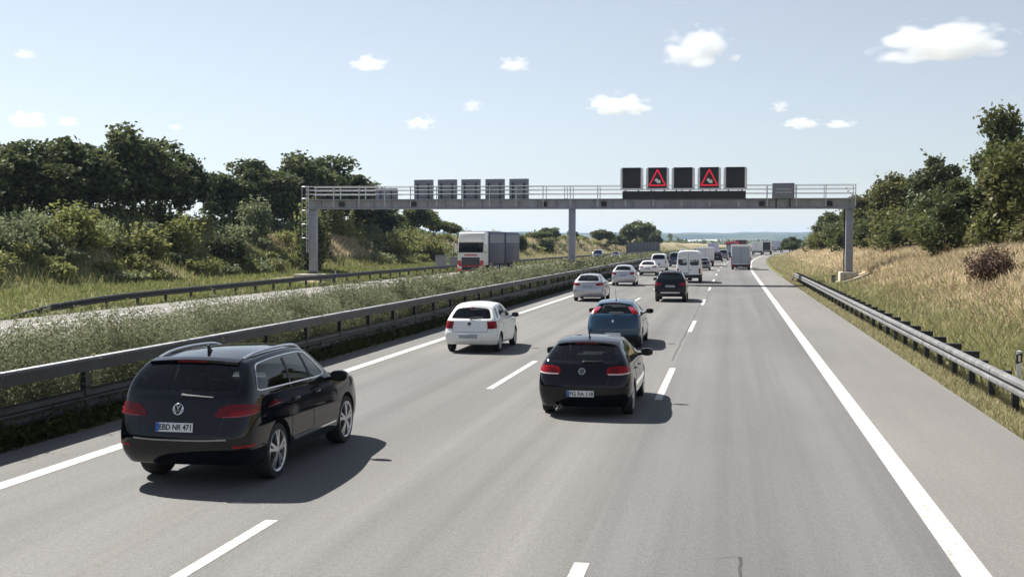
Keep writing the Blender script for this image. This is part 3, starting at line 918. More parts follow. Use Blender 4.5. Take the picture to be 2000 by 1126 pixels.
def ground_mat():
    m, n, l, b = newmat('verge_soil_and_grass')
    b.inputs['Roughness'].default_value = .95; b.inputs['Specular IOR Level'].default_value = .1
    g = n.new('ShaderNodeNewGeometry')
    def noise(sc, det=6):
        q = n.new('ShaderNodeTexNoise'); q.inputs['Scale'].default_value = sc; q.inputs['Detail'].default_value = det
        l.new(g.outputs['Position'], q.inputs['Vector']); return q
    n1, n2, n3 = noise(.35), noise(3.), noise(30.)
    def mix(f, a, c, t='MIX'):
        q = n.new('ShaderNodeMix'); q.data_type = 'RGBA'; q.blend_type = t
        for s, v in ((q.inputs[0], f), (q.inputs[6], a), (q.inputs[7], c)):
            if hasattr(v, 'is_linked') or hasattr(v, 'links'): l.new(v, s)
            elif isinstance(v, tuple): s.default_value = (*v, 1)
            else: s.default_value = v
        return q.outputs[2]
    def rng(v, a, c):
        q = n.new('ShaderNodeMapRange'); q.inputs[1].default_value = a; q.inputs[2].default_value = c; l.new(v, q.inputs[0]); return q.outputs[0]
    green = mix(rng(n2.outputs[0], .35, .65), (.12, .135, .05), (.24, .23, .11))
    dry = mix(rng(n2.outputs[0], .35, .65), (.36, .30, .19), (.47, .41, .28))
    at = n.new('ShaderNodeAttribute'); at.attribute_name = 'dry'
    ad = n.new('ShaderNodeMath'); ad.operation = 'ADD'
    sb = n.new('ShaderNodeMath'); sb.operation = 'MULTIPLY_ADD'; l.new(n1.outputs[0], sb.inputs[0]); sb.inputs[1].default_value = 1.2; sb.inputs[2].default_value = -.6
    l.new(at.outputs['Fac'], ad.inputs[0]); l.new(sb.outputs[0], ad.inputs[1])
    c = mix(rng(ad.outputs[0], .3, .7), green, dry)
    # far fields
    vo = n.new('ShaderNodeTexVoronoi'); vo.inputs['Scale'].default_value = .006; l.new(g.outputs['Position'], vo.inputs['Vector'])
    cr = n.new('ShaderNodeValToRGB'); e = cr.color_ramp.elements
    e[0].position = 0; e[0].color = (.09, .13, .04, 1); e[1].position = 1; e[1].color = (.36, .31, .16, 1)
    k = e.new(.45); k.color = (.16, .19, .06, 1)
    sx = n.new('ShaderNodeSeparateColor'); l.new(vo.outputs['Color'], sx.inputs[0]); l.new(sx.outputs[0], cr.inputs[0])
    af = n.new('ShaderNodeAttribute'); af.attribute_name = 'far'
    c = mix(af.outputs['Fac'], c, cr.outputs[0])
    c = mix(.5, c, mix(rng(n3.outputs[0], .3, .7), (.5, .5, .5), (1, 1, 1)), 'MULTIPLY')
    l.new(c, b.inputs['Base Color'])
    bp = n.new('ShaderNodeBump'); bp.inputs['Strength'].default_value = .6; bp.inputs['Distance'].default_value = .08
    l.new(n3.outputs[0], bp.inputs['Height']); l.new(bp.outputs[0], b.inputs['Normal'])
    return m
def dryness(X, Y):
    t = X - 5.2; t2 = -29.4 - X
    r = .35 + .75 * smooth((t - 2.6) / 2.2) + .15 * wob(X, Y, 9, 8)
    r = np.where(t < 1., .55, r)
    lft = .38 + .25 * wob(X, Y, 22, 9) + .35 * smooth((t2 - 10) / 5) * smooth((Y - 150) / 80)
    return np.where(t > 0, r, np.where(t2 > 0, lft, -.25))
sheet('ground', XL, YL, gz, ground_mat(), {'dry': dryness, 'far': lambda X, Y: np.clip(np.maximum((np.abs(X + 12) - 70) / 60, (Y - 600) / 200), 0, 1)})

def asphalt(name, base, warm, seed, track=.12):
    m, n, l, b = newmat(name)
    b.inputs['Roughness'].default_value = .85; b.inputs['Specular IOR Level'].default_value = .25
    g = n.new('ShaderNodeNewGeometry')
    def noise(sc, vec=(1, 1, 1), det=5, rough=.6):
        mp = n.new('ShaderNodeVectorMath'); mp.operation = 'MULTIPLY'; mp.inputs[1].default_value = vec
        l.new(g.outputs['Position'], mp.inputs[0])
        q = n.new('ShaderNodeTexNoise'); q.inputs['Scale'].default_value = sc; q.inputs['Detail'].default_value = det; q.inputs['Roughness'].default_value = rough
        l.new(mp.outputs[0], q.inputs['Vector']); return q.outputs[0]
    def rng(v, a, c, lo=0., hi=1.):
        q = n.new('ShaderNodeMapRange'); q.inputs[1].default_value = a; q.inputs[2].default_value = c; q.inputs[3].default_value = lo; q.inputs[4].default_value = hi
        l.new(v, q.inputs[0]); return q.outputs[0]
    def mul(a, c):
        q = n.new('ShaderNodeMath'); q.operation = 'MULTIPLY'; l.new(a, q.inputs[0]); l.new(c, q.inputs[1]); return q.outputs[0]
    stone = rng(noise(42., det=3, rough=.75), .25, .75, .62, 1.38)       # chippings
    grit = rng(noise(14., det=4), .3, .7, .9, 1.1)
    patch = rng(noise(.16, (1, .35, 1)), .3, .7, .86, 1.1)
    streak = rng(noise(1.1, (1, .012, 1), 4), .3, .7, 1 - track, 1 + track)
    wear = rng(noise(.45, (1, .08, 1), 3), .35, .65, .94, 1.05)
    v = mul(mul(mul(stone, grit), mul(patch, streak)), wear)
    mx = n.new('ShaderNodeMix'); mx.data_type = 'RGBA'
    mx.inputs[6].default_value = (*base, 1); mx.inputs[7].default_value = (*warm, 1)
    l.new(rng(noise(.35, (1, .12, 1), 4), .35, .65), mx.inputs[0])
    sc = n.new('ShaderNodeVectorMath'); sc.operation = 'SCALE'; l.new(mx.outputs[2], sc.inputs[0]); l.new(v, sc.inputs['Scale'])
    l.new(sc.outputs[0], b.inputs['Base Color'])
    bp = n.new('ShaderNodeBump'); bp.inputs['Strength'].default_value = .35; bp.inputs['Distance'].default_value = .01
    l.new(stone, bp.inputs['Height']); l.new(bp.outputs[0], b.inputs['Normal'])
    return m
RY = np.concatenate([np.arange(-30, 130, 10.), np.arange(130, 700, 10.), np.arange(700, 2600, 60.)])
flat = lambda z: (lambda X, Y: X * 0 + z)
A1 = asphalt('asphalt', (.143, .143, .1415), (.157, .153, .146), 1, .2)
A2 = asphalt('shoulder_asphalt', (.170, .165, .158), (.182, .174, .165), 2, .05)
A3 = asphalt('right_lane_asphalt', (.132, .134, .135), (.146, .145, .142), 3, .2)
sheet('road', np.array([-10.55, -1.4]), RY, flat(.0), A1)
sheet('road', np.array([-1.4, 2.32]), RY, flat(.0), A3)
sheet('hard_shoulder', np.array([2.32, 4.55]), RY, flat(.0), A2)
sheet('road', np.array([-28.6, -13.4]), RY, flat(.0), asphalt('opposite_asphalt', (.19, .182, .17), (.205, .195, .18), 4, .05))
def paint_mat():
    m, n, l, b = newmat('road_paint')
    b.inputs['Roughness'].default_value = .7
    g = n.new('ShaderNodeNewGeometry'); q = n.new('ShaderNodeTexNoise'); q.inputs['Scale'].default_value = 9; q.inputs['Detail'].default_value = 8; q.inputs['Roughness'].default_value = .7
    l.new(g.outputs['Position'], q.inputs['Vector'])
    c = n.new('ShaderNodeValToRGB'); c.color_ramp.elements[0].position = .38; c.color_ramp.elements[0].color = (.3, .29, .27, 1); c.color_ramp.elements[1].position = .5; c.color_ramp.elements[1].color = (.49, .486, .472, 1)
    l.new(q.outputs[0], c.inputs[0]); l.new(c.outputs[0], b.inputs['Base Color'])
    return m
PM = paint_mat()
for x0, x1 in ((2.13, 2.41), (-9.28, -9.02), (-26.1, -25.85), (-14.3, -14.1)):
    sheet('edge_line', np.array([x0, x1]), RY, flat(.004), PM)
def dashes(x, y0, wd=.15):
    mb = MB()
    y = y0
    while y < 620:
        q = [(x - wd / 2, y), (x + wd / 2, y), (x + wd / 2, y + 6), (x - wd / 2, y + 6)]
        mb.add([(a + cxf(c), c, .004) for a, c in q], [(0, 1, 2, 3)])
        y += 18
    return tag(mb.build('lane_dashes', PM), kind='structure')
dashes(-1.4, 5.2 - 18); dashes(-5.03, 6.3 - 18); dashes(-18.0, 2.); dashes(-22.0, 8.)
cr = MB(); rr = random.Random(3)
def crack(p0, p1, wd, n=14, jit=.05):
    pts = [(lerp(p0[0], p1[0], t) + rr.uniform(-jit, jit), lerp(p0[1], p1[1], t)) for t in np.linspace(0, 1, n)]
    for i, (a, b_) in enumerate(zip(pts, pts[1:])):
        w0 = wd * rr.uniform(.4, 1); cr.add([(a[0] - w0, a[1], .003), (a[0] + w0, a[1], .003), (b_[0] + wd * .7, b_[1], .003), (b_[0] - wd * .7, b_[1], .003)], [(0, 1, 2, 3)])
def lerp(a, b, t): return a + (b - a) * t
crack((.12, 11.7), (.05, 9.4), .022, 12, .03)
crack((-.12, 11.6), (.1, 11.72), .008, 4, .005)
crack((-1.52, 31), (-1.5, 62), .02, 40, .02); crack((-5.18, 34), (-5.2, 58), .014, 30, .015)
crack((-1.3, 62), (-1.32, 90), .016, 30, .02)
tag(cr.build('road_cracks', pm('crack_tar', (.04, .04, .04), .8, var=.2)), kind='structure')

# ------------------------------------------------------------------ crash barriers
def path(x, y0, y1, step=6., z=0.):
    ys = np.arange(y0, y1 + .01, step); return [(x + cxf(y), y, (z(y) if callable(z) else z)) for y in ys]
def wprof(sg, z0, z1, d=.08):
    h = z1 - z0
    o = [(0, 0), (-d * .8, .06), (-d, .16), (-d, .34), (-d * .85, .41), (.0, .45), (.0, .55), (-d * .85, .59), (-d, .66), (-d, .84), (-d * .8, .94), (0, 1)]
    f = [(sg * a, z0 + h * b) for a, b in o]; bk = [(sg * (a + .012), z0 + h * b) for a, b in o[::-1]]
    return f + bk
# right hand barrier
gr = thing('guardrail', 'galvanised crash barrier along the grass right of the hard shoulder', 'guardrail', (4.95, 55, 0))
def glob(o, root):
    o.matrix_parent_inverse = root.matrix_basis.inverted(); return o
def zr_(y): return -.0 - .75 * float(smooth((y - 94) / 7.))
bpy.context.view_layer.update()
# a slightly bowed road edge where the rail begins
mb = MB().sweep(wprof(1, .45, .745, .085), path(4.93, 8, 101, 1.5, zr_))
glob(mb.build('rail_beam', M['galv_light'], gr, smooth=True, angle=28), gr)
for y in np.arange(11.5, 92, 4.):
    glob(MB().sweep(wprof(1, .446, .749, .089), [(4.927, y, 0), (4.927, y + .32, 0)]).build('rail_joint', M['galv_light'], gr, smooth=True, angle=50), gr)
y = 9.
while y < 96:
    po = glob(MB().box(5.14, 5.26, y - .06, y + .06, -.4, .58).build('rail_post', M['galv_dark'], gr), gr)
    glob(MB().box(4.945, 5.34 if y > 26 else 5.12, y - .08, y + .08, .583, .735).build('spacer', M['galv_dark'], po), po); y += 2.
# median barriers
for nm, X, sg, lab in (('guardrail', -10.75, -1, 'tall dark grey double crash barrier between the left lane and the median shrubs'), ('guardrail', -13.25, 1, 'double crash barrier on the far side of the median shrubs')):
    g_ = thing(nm, lab, 'guardrail', (X, 60, 0)); bpy.context.view_layer.update()
    d = sg
    P = path(X, 4, 640, 4)
    a, c = sorted((0, d * .2))
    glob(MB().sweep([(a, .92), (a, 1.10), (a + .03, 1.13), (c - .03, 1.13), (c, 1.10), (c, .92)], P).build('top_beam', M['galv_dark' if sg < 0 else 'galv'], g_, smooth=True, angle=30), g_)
    glob(MB().sweep([(a + .035, 1.1305), (a + .035, 1.137), (c - .035, 1.137), (c - .035, 1.1305)], P).build('painted_highlight', M['galv'], g_), g_)  # paler strip along the top beam: its sunlit upper edge painted in as colour
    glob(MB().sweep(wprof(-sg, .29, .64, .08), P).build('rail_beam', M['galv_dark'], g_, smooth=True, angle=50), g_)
    for y in np.arange(7.5, 90, 4.):
        glob(MB().sweep([(a - .004, .915), (a - .004, 1.103), (a + .028, 1.135), (c - .028, 1.135), (c + .004, 1.103), (c + .004, .915)], [(X, y, 0), (X, y + .35, 0)]).build('rail_joint', M['galv_dark'], g_, smooth=True, angle=30), g_)
    y = 5.; k = 0; far = MB()
    while y < 420:
        x = X + cxf(y) + d * .1
        if k < 80: glob(MB().box(x - .05, x + .05, y - .06, y + .06, -.3, .918).build('rail_post', M['galv_dark'], g_), g_)
        else: far.box(x - .05, x + .05, y - .06, y + .06, -.3, .918)
        y += 2.66; k += 1
    o = glob(far.build('rail_post', M['galv_dark'], g_), g_); o['kind'] = 'stuff'
# barrier on the far left
g_ = thing('guardrail', 'low dark crash barrier left of the opposite carriageway, its near end sloping into the grass', 'guardrail', (-29.5, 60, 0)); bpy.context.view_layer.update()
zz = lambda y: float(np.interp(y, [43, 47, 52, 58, 80], [-.8, -.35, -.16, -.1, 0]))
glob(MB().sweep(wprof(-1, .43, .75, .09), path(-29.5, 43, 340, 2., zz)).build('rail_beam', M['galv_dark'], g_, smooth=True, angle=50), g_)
y = 49.; k = 0
while y < 330:
    x = -29.62 + cxf(y); z1 = .72 + zz(y)
    glob(MB().box(x - .06, x + .06, y - .06, y + .06, -.4, z1).build('rail_post', M['galv_dark'], g_), g_); y += 3.; k += 1

# ------------------------------------------------------------------ sign gantry
G = thing('sign_gantry', 'grey steel sign gantry on three posts spanning both carriageways', 'gantry', (-12.1, 90, 0))
def gb(mb, name, mat, bevel=0., parent=None, **k):
    mb.v = [(x + 12.1, y - 90, z) for x, y, z in mb.v] if parent is None or True else mb.v
    return mb.build(name, M[mat], parent or G, bevel=bevel, **k)
gb(MB().box(-33.35, 8.92, 89.68, 90.32, 5.80, 6.40), 'beam', 'beam_paint')
gb(MB().box(-33.40, 8.95, 89.55, 90.45, 5.70, 5.797), 'lower_flange', 'post_paint')
gb(MB().box(-33.40, 8.95, 89.12, 90.88, 6.403, 6.47), 'walkway', 'beam_paint')
for x in np.arange(-32.3, 8.6, 1.46):
    gb(MB().box(x - .035, x + .035, 89.5, 89.677, 5.80, 6.40), 'stiffener', 'post_paint')
for x, lw in ((-33.1, .3), (-12.1, .25), (8.58, .26)):
    p = gb(MB().box(x - lw, x + lw, 89.75, 90.25, (.98 if x > 0 else .72) if x > -30 else .55, 5.695), 'post', 'post_paint', bevel=.03)
    gb(MB().box(x - lw - .15, x + lw + .15, 89.55, 90.45, (.99 if x > 0 else .78) if x > -30 else .58, (1.05 if x > 0 else .84) if x > -30 else .64), 'base_plate', 'galv_dark', parent=p)
for ysd in (89.16, 90.84):
    ra = MB()
    for z in (7.46, 7.18, 6.86): ra.tube([(-33.35, ysd, z), (8.92, ysd, z)], .027, 8)
    ra = gb(ra, 'handrail', 'rail_pale', smooth=True)
    for x in np.arange(-33.2, 9, 2.105):
        gb(MB().box(x - .03, x + .03, ysd - .025 - (.02 if ysd < 90 else 0), ysd + .025, 5.86 if ysd < 90 else 6.475, 7.47), 'rail_post', 'rail_pale', parent=ra)
# gate of the walkway above the middle post
gb(MB().tube([(-12.6, 89.2, 6.5), (-12.6, 90.8, 6.5), (-12.6, 90.8, 7.4), (-12.6, 89.2, 7.4), (-12.6, 89.2, 6.5)], .03, 6), 'walkway_gate', 'rail_pale')
gb(MB().tube([(8.93, 89.16, 7.46), (8.93, 90.84, 7.46)], .027, 6).tube([(8.93, 89.16, 6.86), (8.93, 90.84, 6.86)], .027, 6), 'end_rail', 'rail_pale')
gb(MB().box(-8.15, 1.02, 89.0, 89.11, 6.42, 7.02), 'sign_support_board', 'sign_face')
ld = gb(MB().tube([(-33.62, 89.8, 2.2), (-33.62, 89.8, 7.6)], .03, 6).tube([(-33.62, 90.2, 2.2), (-33.62, 90.2, 7.6)], .03, 6), 'ladder', 'rail_pale')
for z in np.arange(2.4, 7.5, .3): gb(MB().tube([(-33.62, 89.8, z), (-33.62, 90.2, z)], .016, 6), 'rung', 'rail_pale', parent=ld)
for z in (3.4, 4.5, 5.6, 6.55, 7.5):
    gb(MB().tube([(-33.62 - .44 * math.sin(t), 90 - .36 * math.cos(t), z) for t in np.linspace(.05, math.pi - .05, 11)], .032, 6, False), 'cage_hoop', 'rail_pale', parent=ld)
gb(MB().tube([(-34.06, 90, 3.4), (-34.06, 90, 7.5)], .025, 6), 'cage_bar', 'rail_pale', parent=ld)
gb(MB().tube([(-33.3, 89.6, 6.33), (8.9, 89.6, 6.33)], .035, 6), 'cable_conduit', 'rail_pale')
for x in (-30.5, -24.6, -14.2, -9.6, 2.2, 7.1): gb(MB().box(x - .2, x + .2, 89.42, 89.49, 5.9, 6.25), 'junction_box', 'galv_dark', bevel=.01)
for x in np.arange(-8., 1.1, .76): gb(MB().box(x - .03, x + .03, 89.05, 89.5, 5.86, 5.92), 'sign_bracket', 'galv_dark')
gb(MB().tube([(8.2, 89.8, .6), (8.2, 89.8, 5.75)], .05, 8), 'cable_duct', 'galv_dark')
G.rotation_euler.y = .0043
def block(x0, x1, y0, y1, z0, z1, lab):
    mb = MB().box(x0, x1, y0, y1, z0, z1)
    return tag(mb.build('foundation_block', M['concrete'], bevel=.06, seg=3), lab, 'concrete block')
block(7.9, 9.2, 89.2, 90.9, -.4, .95, 'pale concrete block under the right post of the sign gantry')
block(-34.5, -32.3, 89.1, 91., -.4, .58, 'low concrete block under the left post of the sign gantry, beside the ladder')
block(-12.7, -11.5, 89.3, 90.8, -.4, .76, 'concrete block under the middle gantry post, among the median shrubs')
t = thing('utility_box', 'small dark utility box beside the right gantry foundation', 'box', (7.45, 89.6, 0))
MB().box(-.14, .14, -.15, .15, -.2, .72).build('housing', M['galv_dark'], t, bevel=.02)
MB().box(-.1, .1, -.162, -.152, .1, .6).build('door', M['sign_back'], t)
t = thing('utility_box', 'grey metal utility box right of the left gantry foundation', 'box', (-31.6, 89.8, 0))
MB().box(-.35, .35, -.3, .3, -.2, .55).build('housing', M['sign_back'], t, bevel=.03)
MB().box(-.28, .28, -.315, -.302, .05, .45).build('door', M['galv'], t)
MB().tube([(.42, 0, -.1), (.42, 0, .9)], .07, 8).build('vent_pipe', M['rail_pale'], t)

def sign(x, z0, facing, lab, w_=1.44, h=1.66, warn=False, group=None, d=.5, small=False):
    """variable message sign: case, dark display, tray; facing -1 looks at the camera's traffic, +1 away from it"""
    zt = -(x + 12.1) * .0043
    t = thing('message_sign', lab, 'traffic sign', (x, 88.72 if facing < 0 else 91.15, z0), 0 if facing < 0 else math.pi, group)
    fw_ = .14 if facing < 0 and not small else 0
    c = MB().box(-w_ / 2 - fw_, w_ / 2 + fw_, .03 if fw_ else 0, d, 0, h - .02 * bool(fw_)).build('case', M['sign_case' if facing < 0 and not small else 'sign_back'], t, bevel=.045)
    MB().box(-w_ / 2 + .035, w_ / 2 - .035, -.012, .04, .13 if not small else .04, h - .03).build('display', M['sign_face' if not small else 'sign_back'], t, bevel=.01)
    if not small:
        MB().box(-w_ / 2 - fw_, w_ / 2 + fw_, -.10, .028, 0, .10).build('tray', M['sign_case'], t, bevel=.015)
        MB().box(-w_ / 2, w_ / 2, -.16, .028, h - .028, h - .003).build('hood', M['sign_face'], t)
    if facing > 0:
        for z in (.25, h * .5, h - .3): MB().box(-w_ / 2 + .08, w_ / 2 - .08, d, d + .05, z, z + .06).build('rear_rib', M['sign_back'], t)
        for sx in (-.45, .45): MB().box(sx - .05, sx + .05, d, d + .08, -.25, h * .8).build('mounting_bar', M['galv_dark'], t)
    else:
        for sx in (-.5, .5): MB().box(sx - .05, sx + .05, d * .6, d * .6 + .1, -.42 if not small else -.65, -.001).build('mounting_bar', M['galv_dark'], t)
    if warn:
        # red warning triangle and white skidding car, made of lit dots
        a, zb, zt_ = .60, .33, 1.50
        tri = [(-a, zb), (a, zb), (0, zt_)]
        mb = MB()
        def edge(p, q, wd):
            L_ = math.hypot(q[0] - p[0], q[1] - p[1]); n_ = int(L_ / .035)
            nx, nz = -(q[1] - p[1]) / L_, (q[0] - p[0]) / L_
            for k in range(n_ + 1):
                for o in (-1, 0, 1):
                    u = lerp(p[0], q[0], k / n_) + nx * wd * o; v_ = lerp(p[1], q[1], k / n_) + nz * wd * o
                    mb.box(u - .0165, u + .0165, -.024, -.013, v_ - .0165, v_ + .0165)
        for p, q in zip(tri, tri[1:] + tri[:1]): edge(p, q, .034)
        mb.build('warning_triangle', M['led_red'], t)
        mb = MB(); dots = ['..111......', '.11111.....', '1111111.11.', '.1111111111', '...11111111', '....1111111', '.....11.111']
        for r_, row in enumerate(dots):
            for c_, ch in enumerate(row):
                if ch == '1':
                    u = -.19 + c_ * .04; v_ = .82 - r_ * .052
                    mb.box(u - .017, u + .017, -.024, -.013, v_ - .017, v_ + .017)
        mb.build('car_symbol', M['led_white'], t)
    return t
XS = [-7.41, -5.47, -3.56, -1.63, .27]
LB = ['blank black message sign at the left end of the five facing signs on the gantry', 'left of the two message signs showing a lit red warning triangle', 'blank black message sign between the two signs with red triangles', 'right of the two message signs showing a lit red warning triangle', 'blank black message sign at the right end of the five facing signs on the gantry']
for i, x in enumerate(XS):
    sign(x, 7.07 - (x + 12.1) * .0043 + .03, -1, LB[i], warn=i in (1, 3), group='message signs over the near carriageway')
LB = ['leftmost', 'second from the left', 'middle one', 'second from the right', 'rightmost']
for i, x in enumerate([-23.66, -21.75, -19.87, -17.95, -16.06]):
    sign(x * 91.4 / 90 - .1, 6.5, 1, 'grey back of a message sign, %s of the five over opposite lanes' % LB[i], w_=1.5, h=1.62, group='message signs seen from behind')
t = sign(-27.2, 6.5, 1, 'small wide grey sign back, alone near the left end of the gantry', w_=1.75, h=.95, small=True)
t = sign(3.75, 6.36, -1, 'small dark grey display box, alone near the right end of the gantry', w_=1.6, h=1.14, small=True, d=.6)
mb = MB(); rr = random.Random(8)
for z in (.42, .66):
    u = -.55
    while u < .5:
        q = rr.uniform(.05, .12); mb.box(u, u + q, -.02, -.013, z, z + .05); u += q + .05
mb.build('dim_dots', M['sign_case'], t)

# delineator post at the right edge
t = thing('delineator_post', 'white roadside marker post with black slanted band behind the right barrier', 'marker post', (6.05, 26.5, gzf(6.05, 26.5)))
MB().prism([(-.06, -.05), (.06, -.05), (.02, .05), (-.02, .05)], -.3, .80, 'z').build('shaft', M['trailer_white'], t, bevel=.01)
MB().prism([(-.062, .52), (.062, .56), (.062, .76), (-.062, .72)], -.056, -.03, 'y').build('black_band', M['sign_face'], t)
MB().box(-.025, .025, -.06, -.057, .57, .71).build('reflector', M['clear_lens'], t)
for x, y, h_, lab in ((-32., 128, 1.55, 'pale grey roadside cabinet left of the oncoming lorry, the nearer of two'), (-32., 134.6, 1.3, 'pale grey roadside cabinet just beside the oncoming lorry, the farther of two')):
    z = gzf(x, y)
    t = thing('roadside_cabinet', lab, 'cabinet', (x, y, z))
    MB().box(-.6, .6, -.3, .3, -.1, h_).build('housing', M['cabinet'], t, bevel=.03)
    MB().box(-.66, .66, -.36, .36, h_ + .003, h_ + .07).build('lid', M['sign_back'], t)
    for sx in (-.3, .3): MB().box(sx - .26, sx + .26, -.315, -.302, .1, h_ - .1).build('door', M['cabinet'], t)
# noise barrier far ahead on the left
t = thing('noise_barrier', 'long grey noise barrier wall beside the opposite lanes below the round tree', 'noise barrier', (-33 + cxf(335), 335, 0)); bpy.context.view_layer.update()
ys = np.arange(306, 368, 6.)
for a, b_ in zip(ys, ys[1:]):
    x0, x1 = -33 + cxf(a), -33 + cxf(b_)
    m_ = MB().add([(x0, a + .15, 0), (x1, b_ - .15, 0), (x1, b_ - .15, 3.3), (x0, a + .15, 3.3), (x0 - .2, a + .15, 0), (x1 - .2, b_ - .15, 0), (x1 - .2, b_ - .15, 3.3), (x0 - .2, a + .15, 3.3)],
        [(0, 1, 2, 3), (4, 7, 6, 5), (3, 2, 6, 7), (0, 3, 7, 4), (1, 5, 6, 2)])
    glob(m_.build('wall_panel', M['concrete_grey'], t), t)
for a in ys:
    x0 = -33 + cxf(a); glob(MB().box(x0 - .25, x0 + .08, a - .14, a + .14, 0, 3.4).build('wall_post', M['galv_dark'], t), t)
# ------------------------------------------------------------------ vegetation
def leaf_quads(P, size, rng, el=1.7, upb=.35, droop=0.):
    n = len(P)
    nr = rng.normal(size=(n, 3)); nr[:, 2] += upb * 2; nr /= np.linalg.norm(nr, axis=1)[:, None]
    a = rng.normal(size=(n, 3)); a -= nr * (a * nr).sum(1)[:, None]; a /= np.linalg.norm(a, axis=1)[:, None] + 1e-9
    b = np.cross(nr, a)
    s = (size * rng.uniform(.6, 1.35, n))[:, None]
    return np.stack([P - a * s * el / 2, P + b * s / 2 - a * s * .1, P + a * s * el / 2, P - b * s / 2 - a * s * .1], 1)
def mixcol(rng, n, cols):
    c = np.array(cols); k = rng.dirichlet([.9] * len(c), n); return k @ c

def crown_pts(rng, H, th, Rc, nl, npl, lobe=(.26, .42), flat=1.):
    """lobes set round limb ends; the gaps between them let the sky through"""
    cz = th + (H - th) * .52; hz = (H - th) * .5
    C = []; Rl = []
    for k in range(nl):
        d = rng.normal(size=3); d /= np.linalg.norm(d)
        if d[2] < -.5: d[2] *= -.6
        f = rng.uniform(.4, .9)
        C.append([d[0] * Rc * f, d[1] * Rc * f, cz + d[2] * hz * f * flat]); Rl.append(Rc * rng.uniform(*lobe))
    C = np.array(C); Rl = np.array(Rl)
    P = []
    for c, r in zip(C, Rl):
        d = rng.normal(size=(npl, 3)); d /= np.linalg.norm(d, axis=1)[:, None]
        q = rng.uniform(.3, 1.12, npl) ** .6 * np.where(rng.random(npl) < .12, rng.uniform(1., 1.45, npl), 1)
        e = d * (r * q)[:, None] * np.array([1.05, 1.05, .8]); P.append(c + e)
    return C, Rl, np.concatenate(P)

def tree(seed, label, H=9., Rc=3.6, th=1.6, nl=26, npl=260, leaf=.3, cols=((.03, .05, .014), (.055, .075, .022)), name='leafy_tree', group=None, lobe=(.26, .42), cat='tree', twigs=0):
    rng = np.random.default_rng(seed)
    t = thing(name, label, cat, group=group)
    C, Rl, P = crown_pts(rng, H, th, Rc, nl, npl, lobe)
    mb = MB()
    top = th + (H - th) * .62
    bend = rng.uniform(-.25, .25, 2)
    tp = [(bend[0] * z * .12, bend[1] * z * .12, z) for z in np.linspace(-.6, top, 7)]
    r0 = .05 + H * .017
    mb.tube(tp, list(np.linspace(r0 * 1.25, r0 * .3, 7)), 9)
    for k, c in enumerate(C[:16]):
        z0 = min(max(th * .7, c[2] - rng.uniform(.8, 2.) * H / 9), top * .95)
        s = np.array([bend[0] * z0 * .12, bend[1] * z0 * .12, z0]); m_ = (s + c) / 2 + np.array([0, 0, .25 * H / 9])
        mb.tube([s, m_, c], [r0 * .42, r0 * .25, r0 * .08], 6)
    mb.build('trunk', M['bark'], t, smooth=True)
    if twigs:
        d = rng.normal(size=(twigs, 3)); d[:, 2] = abs(d[:, 2]); d /= np.linalg.norm(d, axis=1)[:, None]
        c0 = C[rng.integers(0, len(C), twigs)]
        q = np.linspace(.3, 1.25, 10)
        tw = (c0[:, None, :] + d[:, None, :] * q[None, :, None] * Rc * .5).reshape(-1, 3) + rng.normal(size=(twigs * 10, 3)) * .1
        P = np.concatenate([P, tw])
    col = mixcol(rng, len(P), cols)
    quads('crown', leaf_quads(P, leaf, rng), col, M['leaf'], t)
    return t

def bush_pts(rng, R_, H, n):
    nl = 9; P = []
    for k in range(nl):
        a = rng.uniform(0, 6.28); r = R_ * rng.uniform(.1, .65); h = H * rng.uniform(.3, .78)
        d = rng.normal(size=(n // nl, 3)); d /= np.linalg.norm(d, axis=1)[:, None]
        q = rng.uniform(.3, 1.15, n // nl) ** .6
        P.append(np.array([math.cos(a) * r, math.sin(a) * r, h]) + d * q[:, None] * np.array([R_ * .45, R_ * .45, H * .33]))
    k = n // 5                                # upright shoots
    a = rng.uniform(0, 6.28, k // 12 + 1); r = R_ * rng.uniform(0, .8, k // 12 + 1)
    for i in range(len(a)):
        z = np.linspace(.3, rng.uniform(.9, 1.25), 12) * H
        P.append(np.stack([np.cos(a[i]) * r[i] + rng.normal(size=12) * .05 + z * rng.normal() * .06, np.sin(a[i]) * r[i] + rng.normal(size=12) * .05, z], 1))
    P = np.concatenate(P); P[:, 2] = np.abs(P[:, 2])
    return P
def bush(seed, label, R_=1.5, H=2.2, n=1500, leaf=.13, cols=((.05, .075, .02), (.11, .13, .04)), name='bush', group=None, cat='bush', el=1.8):
    rng = np.random.default_rng(seed)
    t = thing(name, label, cat, group=group)
    mb = MB()
    for k in range(7):
        a = rng.uniform(0, 6.28); r = R_ * rng.uniform(.2, .6)
        mb.tube([(0, 0, -.3), (math.cos(a) * r * .4, math.sin(a) * r * .4, H * .35), (math.cos(a) * r, math.sin(a) * r, H * .75)], [.05, .035, .012], 5)
    mb.build('stems', M['bark'], t, smooth=True)
    P = bush_pts(rng, R_, H, n)
    quads('foliage', leaf_quads(P, leaf, rng, el), mixcol(rng, len(P), cols), M['leaf'], t)
    return t

DARK = ((0.0335, 0.0521, 0.0186), (0.093, 0.1153, 0.0446), (0.0521, 0.0744, 0.026), (0.1582, 0.1674, 0.0744))
MIDG = ((0.069, 0.0949, 0.031), (0.1552, 0.1725, 0.0604), (0.1035, 0.1207, 0.0431))
OLIVE = ((0.145, 0.1631, 0.0544), (0.3081, 0.299, 0.1087), (0.1994, 0.2085, 0.0725))
YELG = ((0.1856, 0.2194, 0.0591), (0.3881, 0.3965, 0.1266), (0.2531, 0.2785, 0.0844))
GREYG = ((0.1404, 0.1755, 0.0878), (0.2633, 0.2984, 0.158), (0.1755, 0.2019, 0.1053))

